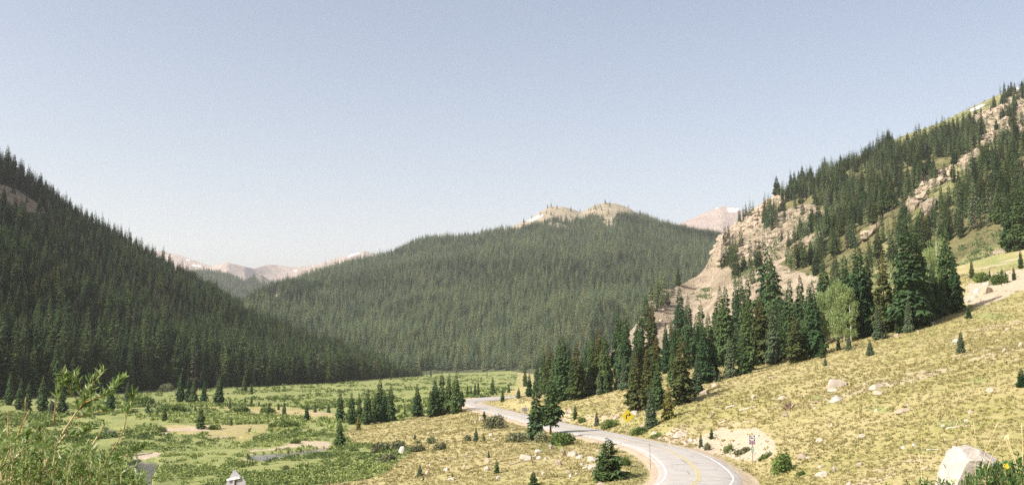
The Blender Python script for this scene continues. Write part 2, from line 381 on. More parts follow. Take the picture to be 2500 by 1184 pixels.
dr, _z = road_near(GX, GY); dirt = np.maximum(dirt, np.where(dr < 4.6, 0.8, 0) * 1.0); dirt = np.maximum(dirt, np.where((dr >= 4.6) & (dr < 5.6), 0.45, 0))
dirt = np.maximum(dirt, np.where((dry > .5) & (r_ > 40) & (r_ < 400), .52 * smooth(.22, .5, fbm(GX / 13, GY / 13, 4, 99)), 0))
nr, nc = GX.shape; idx = np.arange(nr * nc).reshape(nr, nc)
fq = np.stack([idx[:-1, :-1], idx[:-1, 1:], idx[1:, 1:], idx[1:, :-1]], -1).reshape(-1, 4)[:, ::-1]
fw = np.stack([idx[:-1, -1], idx[:-1, 0], idx[1:, 0], idx[1:, -1]], -1).reshape(-1, 4)[:, ::-1]
zc = np.stack([dry, green, dirt, np.ones_like(dry)], -1)
gm = mesh_np("ground", np.stack([GX, GY, GZ], -1).reshape(-1, 3), [fq, fw], mat_ground(), True, {'zone': ('FLOAT_COLOR', zc)})
ground = tag(link("ground", gm), kind='structure')

# ------------------------------------------------------------------ road
def strip_mesh(name, rows, mat, kind='structure'):
    """rows: list of (n,3) polylines side by side"""
    R = np.stack(rows, 1); n, k, _ = R.shape; ii = np.arange(n * k).reshape(n, k)
    q = np.stack([ii[:-1, :-1], ii[:-1, 1:], ii[1:, 1:], ii[1:, :-1]], -1).reshape(-1, 4)
    return tag(link(name, mesh_np(name, R.reshape(-1, 3), [q], mat, True)), kind=kind)
def across(f, dz=0.0): return RLs * (1 - f) + RRs * f + np.array([0, 0, dz])
t = NT("asphalt", 0.9, 0.2); pp = t.pos(); na = t.noise(pp, 0.5, 5); nb = t.noise(pp, 9, 3)
t.color(t.mix(t.ramp(nb, .3, .7), t.mix(t.ramp(na, .35, .65), (0.30, 0.28, 0.26), (0.38, 0.355, 0.325)), (0.41, 0.385, 0.35))); 
vo = t.n('ShaderNodeTexVoronoi'); vo.feature = 'DISTANCE_TO_EDGE'; vo.inputs['Scale'].default_value = 0.22; t.put(vo.inputs['Vector'], t.mix(.25, pp, t.n('ShaderNodeTexNoise').outputs['Color'], 'ADD'))
crk = t.math('MULTIPLY', t.ramp(vo.outputs['Distance'], .03, .0), t.ramp(t.noise(pp, .08, 3), .45, .6)); old = t.b.inputs['Base Color'].links[0].from_socket
t.color(t.mix(t.math('MULTIPLY', crk, .6), old, (0.10, 0.095, 0.09))); M_ASPH = t.m
wid = np.linalg.norm(RRs - RLs, axis=1)[:, None]
sh_l = RLs + (RLs - RRs) / wid * 0.45 - [0, 0, 0.16]; sh_r = RRs + (RRs - RLs) / wid * 0.45 - [0, 0, 0.16]
road = strip_mesh("road", [sh_r, across(1), across(.75, .02), across(.5, .035), across(.25, .02), across(0), sh_l], M_ASPH)
def line_at(name, off0, off1, mat):
    """painted line between two distances (m) from the centre towards the right edge"""
    d = (RRs - RLs) / wid
    up = lambda o: np.ones_like(wid) * (0.047 - 0.010 * np.abs(o)) * np.array([[0, 0, 1.0]])
    return strip_mesh(name, [RMs + d * off1 + up(off1), RMs + d * off0 + up(off0)], mat)
M_WL = mat_plain("white road paint", (0.62, 0.62, 0.60), 0.7, 0.2, 0.08, 3)
M_YL = mat_plain("yellow road paint", (0.46, 0.39, 0.17), 0.7, 0.2, 0.15, 3)
hw = wid / 2 - 0.32
line_at("road_edge_line", hw - 0.15, hw, M_WL); line_at("road_edge_line", -hw, -hw + 0.15, M_WL)
line_at("road_centre_line", -0.21, -0.07, M_YL); line_at("road_centre_line", 0.07, 0.21, M_YL)

# ------------------------------------------------------------------ stream water
t = NT("stream water", 0.12, 0.5); pp = t.pos(); nw = t.noise(pp, 1.6, 5, 0.65)
t.color(t.mix(t.ramp(nw, .35, .7), (0.05, 0.05, 0.045), (0.17, 0.14, 0.10))).bump(nw, 0.25, 0.08); M_WATER = t.m
for w in WATER:
    w = np.array(w, float); cc = w.mean(0); cen = cast(cc[0], cc[1]); 
    loop = []
    for i in range(len(w)):
        a, b = w[i], w[(i + 1) % len(w)]
        for f in (0, .25, .5, .75): loop.append(a + (b - a) * f)
    V = []
    for q in loop:
        a, b = ray(q[0], q[1]); lo, hi = 60.0, 340.0
        for _ in range(40):
            m_ = (lo + hi) / 2
            if b * m_ < float(base_z(np.array(a * m_), np.array(m_))): hi = m_
            else: lo = m_
        V.append((a * hi, hi, b * hi - 0.42))
    V = np.array(V); V[:, 2] = np.polyval(np.polyfit(V[:, 1], V[:, 2], 1), V[:, 1]); c = V.mean(0); n = len(V)
    tag(link("stream", mesh_np("stream", np.vstack([V, c]), [np.array([(n, i, (i + 1) % n) for i in range(n)])[:, ::-1]], M_WATER)), kind='structure')

# ------------------------------------------------------------------ mountains
def mountain(name, cols, nu, nv, back, amp, L, zf, mat, seed, span=None, crest_amp=0.25, rock_amp=0.0):
    C = np.array([[P(*c) for c in col] for col in cols]); k, m, _ = C.shape
    cpx = np.array([col[-1][0] for col in cols], float); u = np.concatenate([[0], np.cumsum(np.hypot(np.diff(cpx), np.diff([c[-1][1] for c in cols])))]); u /= u[-1]
    U = np.linspace(0, 1, nu); G = np.empty((m, nu, 3))
    for j in range(m):
        for d in range(3): G[j, :, d] = np.interp(U, u, C[:, j, d])
    seg = np.linspace(0, m - 1, nv); i0 = np.minimum(seg.astype(int), m - 2); f = (seg - i0)[:, None, None]
    X = G[i0] * (1 - f) + G[i0 + 1] * f
    v = np.linspace(0, 1, nv)[:, None]
    w = smooth(0, .12, v) * (1 - (1 - crest_amp) * smooth(.85, 1, v))
    X[..., 2] += w * amp * fbm(X[..., 0] / L, X[..., 1] / L, 4, seed)
    px, py = proj(X[..., 0], X[..., 1], X[..., 2])
    Z = zf(px, py, X, v)
    if rock_amp:
        rk = (Z[..., 3] + .12 * Z[..., 0]) * smooth(0, .1, v)
        X[..., 2] += rk * rock_amp * (ridge(X[..., 0] / 38, X[..., 1] / 60, 5, seed + 5) - 0.62) * (1 - .9 * smooth(.84, 1, v))
        X[..., 2] += rk * rock_amp * .45 * (ridge(X[..., 0] / 11 + X[..., 2] / 30, X[..., 1] / 17, 4, seed + 6) - .6) * (1 - .8 * smooth(.88, 1, v))
        X[..., 2] += rk * rock_amp * .28 * (ridge(X[..., 0] / 4.5 + X[..., 2] / 9, X[..., 1] / 7, 3, seed + 7) - .6)
        X[..., 1] += rk * rock_amp * 0.8 * fbm(X[..., 0] / 16, X[..., 2] / 12, 4, seed + 8)
    front_rows = nv; nb = 7
    t_ = np.linspace(0, 1, nb + 1)[1:, None]
    B = np.repeat(X[-1][None], nb, 0).copy(); B[..., 1] += t_ * back[0]; B[..., 2] -= (t_ ** 1.3) * back[1]; B[..., 0] *= 1 + t_ * 0.08
    Fo = X[0][None].copy(); Fo[..., 2] -= 30; Fo[..., 1] -= 4
    XA = np.concatenate([Fo, X, B]); ZA = np.concatenate([Z[:1], Z, np.repeat(Z[-1:], nb, 0)])
    r, c, _ = XA.shape; ii = np.arange(r * c).reshape(r, c)
    q = np.stack([ii[:-1, :-1], ii[:-1, 1:], ii[1:, 1:], ii[1:, :-1]], -1).reshape(-1, 4)
    ZA = np.concatenate([ZA, np.zeros((r, c, 1))], -1) if ZA.shape[-1] == 3 else ZA
    o = tag(link(name, mesh_np(name, XA.reshape(-1, 3), [q], mat, True, {'zone': ('FLOAT_COLOR', ZA)})), kind='structure')
    return X
def polys(px, py, lst):
    r = np.zeros(px.shape)
    for p in lst: r = np.maximum(r, inpoly(px, py, p))
    return r

# left mountain: forested valley side with one bare rocky gully
SCAR = [[(-40, 440), (40, 462), (75, 485), (112, 510), (116, 524), (60, 516), (10, 496), (-40, 490)]]
def z_left(px, py, X, v):
    jx = fbm(X[..., 0] / 25, X[..., 1] / 25, 3, 31) * 8
    r = polys(px + jx, py + jx * .6, SCAR); return np.stack([r * .9, r * 0, r * 0, r], -1)
XL = mountain("hillside", [[(-900, 1010, 220), (-900, -250, 480)], [(-300, 1000, 290), (-300, 200, 560)], [(0, 988, 318), (0, 398, 650)], [(200, 972, 360), (200, 533, 720)], [(400, 958, 415), (400, 653, 780)], [(600, 953, 455), (600, 770, 820)], [(800, 946, 515), (800, 861, 800)], [(900, 935, 590), (900, 897, 770)], [(990, 926, 700), (990, 922, 760)], [(1040, 921, 790), (1040, 921, 800)]],
              420, 110, (500, 330), 9, 90, z_left, mat_mountain("left mountain slope", (0.05, 0.05, 0.028), (0.09, 0.075, 0.045), (0.28, 0.2, 0.13), (0.46, 0.36, 0.26), (0.12, 0.14, 0.05), (0.2, 0.2, 0.08)), 41)

# middle mountain: forest below two bare summits
KNOBS = [[(1225, 570), (1250, 548), (1300, 528), (1330, 503), (1400, 495), (1470, 480), (1560, 500), (1575, 528), (1540, 524), (1500, 540), (1450, 534), (1400, 548), (1360, 540), (1300, 550)]]
MROCK = [[(1280, 545), (1340, 540), (1390, 550), (1380, 562), (1330, 556)], [(1470, 540), (1500, 535), (1500, 560), (1480, 562)], [(612, 745), (640, 725), (690, 705), (690, 715), (650, 735), (625, 752)], [(700, 737), (724, 729), (722, 742), (706, 746)]]
def z_mid(px, py, X, v):
    jx = fbm(X[..., 0] / 60, X[..., 1] / 60, 3, 32) * 14
    k = polys(px + jx, py + jx * .4, KNOBS); r = polys(px + jx, py + jx * .4, MROCK)
    sn = polys(px, py, [[(1285, 540), (1322, 522), (1326, 527), (1300, 540)]])
    return np.stack([np.maximum(k * .58, r * .75), np.maximum(k, r) * .9, sn], -1)
XM = mountain("mountain", [[(420, 915, 820), (420, 830, 1200)], [(560, 912, 860), (560, 775, 1300)], [(620, 910, 880), (620, 738, 1400)], [(700, 910, 900), (700, 692, 1550)], [(760, 909, 920), (760, 671, 1700)], [(850, 908, 940), (850, 643, 1900)], [(960, 908, 950), (960, 622, 2000)], [(1030, 907, 950), (1030, 588, 2000)],
              [(1150, 906, 940), (1150, 578, 2000)], [(1240, 905, 920), (1240, 558, 2050)], [(1290, 905, 900), (1290, 536, 2100)], [(1322, 905, 890), (1322, 516, 2150)], [(1345, 905, 880), (1345, 504, 2200)], [(1375, 904, 870), (1375, 505, 2200)], [(1420, 903, 860), (1420, 518, 2200)], [(1455, 902, 850), (1455, 501, 2230)], [(1478, 901, 845), (1478, 495, 2250)], [(1505, 900, 835), (1505, 497, 2250)], [(1535, 898, 825), (1535, 507, 2230)],
              [(1560, 896, 815), (1560, 525, 2200)], [(1620, 892, 800), (1620, 550, 2100)], [(1680, 890, 785), (1680, 570, 2000)], [(1745, 888, 770), (1745, 582, 1950)], [(1850, 884, 750), (1850, 605, 1850)], [(2000, 880, 720), (2000, 640, 1700)], [(2200, 880, 700), (2200, 700, 1500)]],
              420, 130, (900, 420), 34, 330, z_mid, mat_mountain("middle mountain slope", (0.085, 0.105, 0.055), (0.14, 0.145, 0.075), (0.30, 0.24, 0.17), (0.44, 0.37, 0.27), (0.30, 0.28, 0.15), (0.40, 0.35, 0.21), 0.6), 43, crest_amp=0.12)

# right mountain: cliff, scree, meadow lanes and patches of forest
CLIFF = [[(1728, 655), (1738, 590), (1790, 535), (1850, 485), (1900, 455), (1935, 475), (1905, 520), (1960, 505), (2015, 520), (2015, 560), (1985, 605), (1930, 600), (1900, 640), (1840, 640), (1800, 652), (1770, 645)], [(2375, 292), (2440, 258), (2520, 218), (2520, 320), (2440, 345), (2400, 362), (2365, 335)],
         [(2255, 435), (2330, 405), (2335, 425), (2270, 470), (2225, 520), (2200, 525)], [(2255, 498), (2295, 495), (2280, 535), (2250, 535)], [(2100, 580), (2140, 540), (2150, 550), (2110, 600)], [(2340, 400), (2390, 370), (2400, 380), (2350, 425)]]
SCREE = [[(1400, 930), (1500, 820), (1580, 700), (1640, 680), (1720, 650), (1800, 655), (1850, 640), (1900, 590), (1940, 600), (1905, 650), (1960, 665), (2030, 690), (1960, 760), (1800, 830), (1650, 900)], [(2335, 690), (2360, 645), (2430, 610), (2600, 590), (2600, 740), (2400, 748)]]
MEADOW = [[(2160, 372), (2180, 325), (2300, 280), (2520, 190), (2520, 225), (2380, 300), (2320, 325), (2260, 365), (2200, 380)], [(2080, 690), (2150, 600), (2250, 500), (2340, 400), (2480, 330), (2520, 330), (2400, 400), (2290, 500), (2210, 610), (2120, 680)], [(1850, 640), (1900, 600), (1960, 560), (2010, 570), (1960, 610), (1880, 660)], [(1780, 690), (1850, 640), (1860, 655), (1800, 705)], [(1960, 540), (2020, 530), (2010, 570), (1960, 575)],
          [(2060, 700), (2200, 610), (2300, 620), (2280, 680), (2100, 720)], [(2330, 640), (2420, 600), (2520, 570), (2520, 610), (2420, 640), (2340, 660)], [(1600, 800), (1660, 760), (1665, 775), (1600, 830)], [(1715, 720), (1735, 700), (1740, 720), (1715, 740)]]
def z_right(px, py, X, v):
    jx = fbm(X[..., 0] / 22, X[..., 1] / 22, 3, 33) * 12
    c = polys(px + jx, py + jx * .7, CLIFF); s = polys(px + jx, py + jx * .7, SCREE); m = polys(px + jx, py + jx * .7, MEADOW)
    m = np.where(m > 0, m, np.where((px > 1600) & (px < 2600), 0.32, 0.2))
    sn = polys(px + jx * .3, py + jx * .2, [[(2364, 270), (2402, 254), (2404, 258), (2368, 274)], [(2476, 218), (2520, 196), (2520, 202), (2480, 222)]])
    X_ = np.stack([np.maximum(c, s * .93), np.where(m > .5, m, m), sn, c], -1)
    z_right.cliff = c
    return X_
RC = [(1440, 905, 395, 1440, 898, 420), (1500, 900, 395, 1500, 846, 440), (1550, 893, 392, 1550, 796, 470), (1575, 889, 390, 1578, 750, 490), (1600, 885, 388, 1592, 714, 520), (1630, 880, 386, 1640, 698, 560), (1680, 870, 382, 1700, 674, 600), (1730, 858, 376, 1733, 648, 630), (1750, 854, 372, 1741, 616, 640), (1765, 850, 370, 1755, 586, 650), (1790, 843, 364, 1800, 543, 680), (1820, 834, 358, 1840, 508, 705), (1850, 825, 352, 1880, 484, 725),
      (1900, 810, 345, 1950, 450, 755), (1960, 792, 338, 2050, 404, 790), (2040, 768, 330, 2150, 354, 820), (2080, 755, 326, 2200, 332, 835), (2170, 727, 320, 2300, 295, 870), (2260, 700, 316, 2400, 251, 895), (2360, 674, 306, 2500, 206, 920), (2460, 650, 300, 2600, 165, 940), (2900, 540, 270, 3100, 0, 900)]
MID_RIGHT = mat_mountain("right mountain slope", (0.14, 0.14, 0.06), (0.25, 0.22, 0.105), (0.29, 0.23, 0.16), (0.49, 0.405, 0.30), (0.18, 0.20, 0.075), (0.36, 0.33, 0.16))
XR = mountain("rocky_hillside", [[(a, b, c), (d, e, f)] for a, b, c, d, e, f in RC], 860, 280, (500, 260), 11, 70, z_right, MID_RIGHT, 47, rock_amp=9.0, crest_amp=0.3)

# far bare ranges with snow patches, a blue forested spur, a pale peak
M_FAR = mat_mountain("far bare range", (0.2, 0.16, 0.13), (0.3, 0.25, 0.2), (0.31, 0.24, 0.20), (0.42, 0.335, 0.28), (0.2, 0.2, 0.12), (0.3, 0.27, 0.18), 0.3)
def z_far(px, py, X, v):
    sn = polys(px, py, [[(452, 632), (462, 633), (464, 637), (454, 636)], [(468, 646), (488, 648), (489, 651), (472, 650)], [(716, 660), (724, 660), (721, 664)], [(846, 626), (876, 616), (880, 618), (850, 628)],
                        [(1773, 506), (1812, 507), (1808, 516), (1780, 515)], [(1748, 508), (1756, 505), (1754, 511)]])
    return np.stack([np.ones_like(px), px * 0, sn], -1)
mountain("far_mountain", [[(100, 800, 4300), (100, 640, 5600)], [(300, 800, 4300), (300, 600, 5600)], [(392, 800, 4300), (392, 613, 5600)], [(440, 800, 4300), (440, 624, 5500)], [(480, 800, 4200), (480, 638, 5400)], [(515, 800, 4200), (515, 650, 5300)], [(535, 800, 4200), (535, 644, 5200)], [(556, 800, 4200), (556, 640, 5200)], [(600, 800, 4200), (600, 650, 5300)], [(618, 800, 4200), (618, 655, 5500)], [(655, 800, 4300), (655, 645, 5800)], [(680, 800, 4300), (680, 647, 5900)], [(715, 800, 4300), (715, 652, 5900)], [(760, 800, 4300), (760, 648, 5900)],
          [(820, 800, 4300), (820, 632, 5900)], [(860, 800, 4300), (860, 620, 5900)], [(890, 800, 4300), (890, 613, 5900)], [(960, 800, 4300), (960, 630, 5900)], [(1300, 800, 4300), (1300, 650, 5900)]], 260, 60, (1500, 600), 55, 700, z_far, M_FAR, 51, crest_amp=0.08)
mountain("far_mountain", [[(1500, 720, 3900), (1500, 620, 4800)], [(1640, 720, 3900), (1640, 553, 4800)], [(1668, 720, 3900), (1668, 543, 4800)], [(1700, 720, 3900), (1700, 529, 4800)], [(1735, 720, 3900), (1735, 513, 4800)], [(1758, 720, 3900), (1758, 504, 4800)], [(1800, 720, 3900), (1800, 506, 4800)], [(1830, 720, 3900), (1830, 516, 4800)], [(1900, 720, 3900), (1900, 545, 4800)], [(2100, 720, 3900), (2100, 650, 4800)]], 160, 50, (1500, 600), 60, 400, z_far, M_FAR, 53, crest_amp=0.08)
def z_spur(px, py, X, v):
    r = polys(px, py, [[(615, 668), (640, 664), (668, 690), (655, 700), (630, 690)]]); return np.stack([r * .5, px * 0, px * 0], -1)
XS = mountain("far_mountain", [[(380, 800, 2500), (380, 690, 3000)], [(460, 800, 2500), (460, 668, 3000)], [(490, 800, 2500), (490, 661, 3000)], [(525, 800, 2500), (525, 663, 3000)], [(567, 800, 2500), (567, 675, 2950)], [(600, 800, 2500), (600, 690, 2900)], [(618, 800, 2450), (618, 676, 2950)], [(640, 800, 2450), (640, 672, 3000)], [(665, 800, 2450), (665, 690, 3000)], [(690, 800, 2450), (690, 700, 2950)], [(760, 800, 2400), (760, 740, 2900)]],
              160, 50, (800, 400), 30, 250, z_spur, mat_mountain("forested spur", (0.035, 0.05, 0.035), (0.06, 0.075, 0.05), (0.3, 0.25, 0.2), (0.4, 0.34, 0.28), (0.2, 0.2, 0.1), (0.2, 0.2, 0.1), 0.5), 55, crest_amp=0.1)

# ------------------------------------------------------------------ conifers
def crown_mesh(name, seed, R, mat, tiers=34, dens=1.0, bare=0.03, ragged=0.25, droop=0.35, shape=0.70, gap=0.0, tops=1):
    """a spruce crown one unit high: tiers of drooping boughs, each bough a spine with needle sprays on both sides"""
    g = np.random.default_rng(seed); V = []; Fc = []; T = []; Hh = []
    bulge = [g.uniform(0, 6.28), g.uniform(0, 6.28)]
    def tri(a, b, c, tint):
        n = len(V); V.extend([a, b, c]); Fc.append((n, n + 1, n + 2)); T.extend([tint] * 3); Hh.extend([a[2], b[2], c[2]])
    zs = bare + (1 - bare) * (np.arange(tiers) / tiers) ** 0.92
    for ti, z in enumerate(zs):
        tt = (z - bare) / (1 - bare)
        prof = R * (1 - tt) ** shape * (0.55 + 0.45 * min(1, tt * 7))
        prof *= 1 + 0.14 * math.sin(z * 19 + bulge[0]) + 0.10 * math.sin(z * 41 + bulge[1])
        nb = max(4, int((7.5 * (1 - tt) + 5) * dens)); off = g.uniform(0, 6.28)
        for k in range(nb):
            if g.random() < gap: continue
            a = off + 6.283 * (k + g.uniform(-.35, .35)) / nb
            L = prof * (1 + g.uniform(-ragged, ragged * 0.8)) + 0.010
            zz = z + g.uniform(-.5, .5) / tiers; rise = 0.10 * (1 if tt > .6 else .3)
            d = np.array([math.cos(a), math.sin(a), 0.0]); side = np.array([-d[1], d[0], 0.0]); tint = float(np.clip(g.normal(.5, .26), 0, 1))
            def sp(s): return d * (L * s) + np.array([0, 0, zz + L * (rise * s - droop * s * s)])
            w = 0.30 * L + 0.006
            for s in ((0.25, 0.5, 0.74) if L > 0.05 else (0.3, 0.65)):
                for sg in (-1, 1):
                    b0 = sp(s - 0.14); b1 = sp(s + 0.17)
                    tip = sp(s + 0.16) + side * sg * w * (1.15 - s * .55) * g.uniform(.7, 1.25) + np.array([0, 0, -L * g.uniform(0.02, 0.30)])
                    tri(b0, b1, tip, float(np.clip(tint + g.uniform(-.2, .2), 0, 1)))
            e = sp(1.0 + g.uniform(0, .12)); m = sp(0.72); q = side * w * 0.33
            tri(m - q, m + q, e, tint)
            h = sp(0.55) + np.array([0, 0, -L * g.uniform(.22, .5) - 0.006]); tri(sp(.3), sp(.85), h + side * g.uniform(-.3, .3) * w, max(0, tint - .25))
    for tp in range(tops):
        ox = 0 if tops == 1 else (tp - .5) * R * .42
        for k in range(3):
            a = k * 2.1; tri(np.array([ox + .006 * math.cos(a), .006 * math.sin(a), .93]), np.array([ox + .006 * math.cos(a + 2.1), .006 * math.sin(a + 2.1), .93]), np.array([ox, 0, 1.03 - .015 * tp]), .5)
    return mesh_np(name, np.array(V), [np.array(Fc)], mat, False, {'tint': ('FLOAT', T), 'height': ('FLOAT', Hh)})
def trunk_mesh(name, r, h, mat, seed=1, stubs=0):
    g = np.random.default_rng(seed); m = MB(); n = 7
    m.tube([(g.normal(0, r * .12), g.normal(0, r * .12), -0.02 + (h + .02) * k / n) for k in range(n + 1)], [r * (1.25 if k == 0 else 1 - .93 * k / n) for k in range(n + 1)], 7)
    for k in range(stubs):
        z = g.uniform(.04, .5) * h; a = g.uniform(0, 6.28); L = g.uniform(.03, .09)
        m.tube([(0, 0, z), (L * math.cos(a), L * math.sin(a), z + g.uniform(-.02, .01))], [r * .2, r * .06], 4)
    return m.mesh(name, mat, True)
M_BARK = mat_plain("spruce bark", (0.13, 0.095, 0.07), 0.95, 0.1, 0.3, 20)
M_SNAG = mat_plain("weathered grey wood", (0.36, 0.32, 0.27), 0.95, 0.1, 0.25, 12)
ND = mat_needles("dark spruce needles", (0.040, 0.088, 0.038), (0.095, 0.142, 0.052))
NB = mat_needles("blue spruce needles", (0.080, 0.118, 0.068), (0.115, 0.150, 0.085))
NO = mat_needles("olive needles", (0.15, 0.155, 0.04), (0.20, 0.18, 0.05))
NR = mat_needles("cone laden spruce needles", (0.058, 0.082, 0.028), (0.095, 0.112, 0.04), (0.26, 0.13, 0.05))
NY = mat_needles("forest needles", (0.014, 0.042, 0.022), (0.120, 0.165, 0.058))  # tree-to-tree variety, its colour range widened to imitate sunlit and shaded crowns
NG = mat_needles("dead grey needles", (0.15, 0.125, 0.10), (0.22, 0.18, 0.15))
NF = mat_needles("far forest needles", (0.080, 0.150, 0.092), (0.270, 0.300, 0.150))  # lightened colour: some haze and sunlit lift is put into the needles
CR = {
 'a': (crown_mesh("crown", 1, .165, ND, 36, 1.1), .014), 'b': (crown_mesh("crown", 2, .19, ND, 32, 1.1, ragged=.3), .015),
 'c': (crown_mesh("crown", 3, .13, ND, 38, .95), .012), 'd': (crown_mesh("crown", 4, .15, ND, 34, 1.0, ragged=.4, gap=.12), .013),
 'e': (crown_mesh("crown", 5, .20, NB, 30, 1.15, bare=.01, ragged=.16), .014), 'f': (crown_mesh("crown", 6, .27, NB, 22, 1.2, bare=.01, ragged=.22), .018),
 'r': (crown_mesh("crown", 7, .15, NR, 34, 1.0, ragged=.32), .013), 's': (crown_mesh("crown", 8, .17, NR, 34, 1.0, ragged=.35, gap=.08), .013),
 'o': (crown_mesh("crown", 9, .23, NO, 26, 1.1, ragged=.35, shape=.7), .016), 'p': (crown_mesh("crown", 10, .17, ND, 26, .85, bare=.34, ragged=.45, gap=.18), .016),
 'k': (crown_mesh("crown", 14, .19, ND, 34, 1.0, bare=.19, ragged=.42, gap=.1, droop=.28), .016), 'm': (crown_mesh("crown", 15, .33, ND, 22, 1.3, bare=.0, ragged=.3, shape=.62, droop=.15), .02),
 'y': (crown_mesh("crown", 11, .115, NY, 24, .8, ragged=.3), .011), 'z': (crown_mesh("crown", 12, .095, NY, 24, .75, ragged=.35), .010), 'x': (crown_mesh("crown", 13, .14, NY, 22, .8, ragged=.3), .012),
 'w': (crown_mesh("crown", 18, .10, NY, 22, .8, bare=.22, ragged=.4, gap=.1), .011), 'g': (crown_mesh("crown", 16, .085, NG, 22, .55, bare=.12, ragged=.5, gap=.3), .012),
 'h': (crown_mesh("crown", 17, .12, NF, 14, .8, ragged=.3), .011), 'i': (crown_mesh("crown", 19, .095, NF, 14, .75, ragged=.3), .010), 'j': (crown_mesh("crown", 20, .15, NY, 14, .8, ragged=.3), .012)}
TR = {k: trunk_mesh("trunk", v[1], 0.96, M_BARK, 5 + i, 14 if k in 'pksr' else 0) for i, (k, v) in enumerate(CR.items())}
first_crown = {}; tree_count = [0]; used_labels = {}
def check_label(label, group):
    k = used_labels.get(label)
    if k is not None and (group is None or k != group): print("SAME LABEL:", label)
    used_labels[label] = group
def spruce(kind, loc, h, label, group=None, wf=1.0, cat="spruce", name="spruce_tree", lean=0.0):
    e = bpy.data.objects.new(name, None); COL.objects.link(e); e.empty_display_size = 0.2
    e.location = loc; e.scale = (h * wf, h * wf, h); e.rotation_euler = (random.gauss(0, .012), random.gauss(0, .012) + lean, random.uniform(0, 6.283))
    c = link("crown", CR[kind][0], e); link("trunk", TR[kind], e)
    first_crown.setdefault(kind, c); tree_count[0] += 1
    check_label(label, group); tag(e, label, cat, group)
    return e

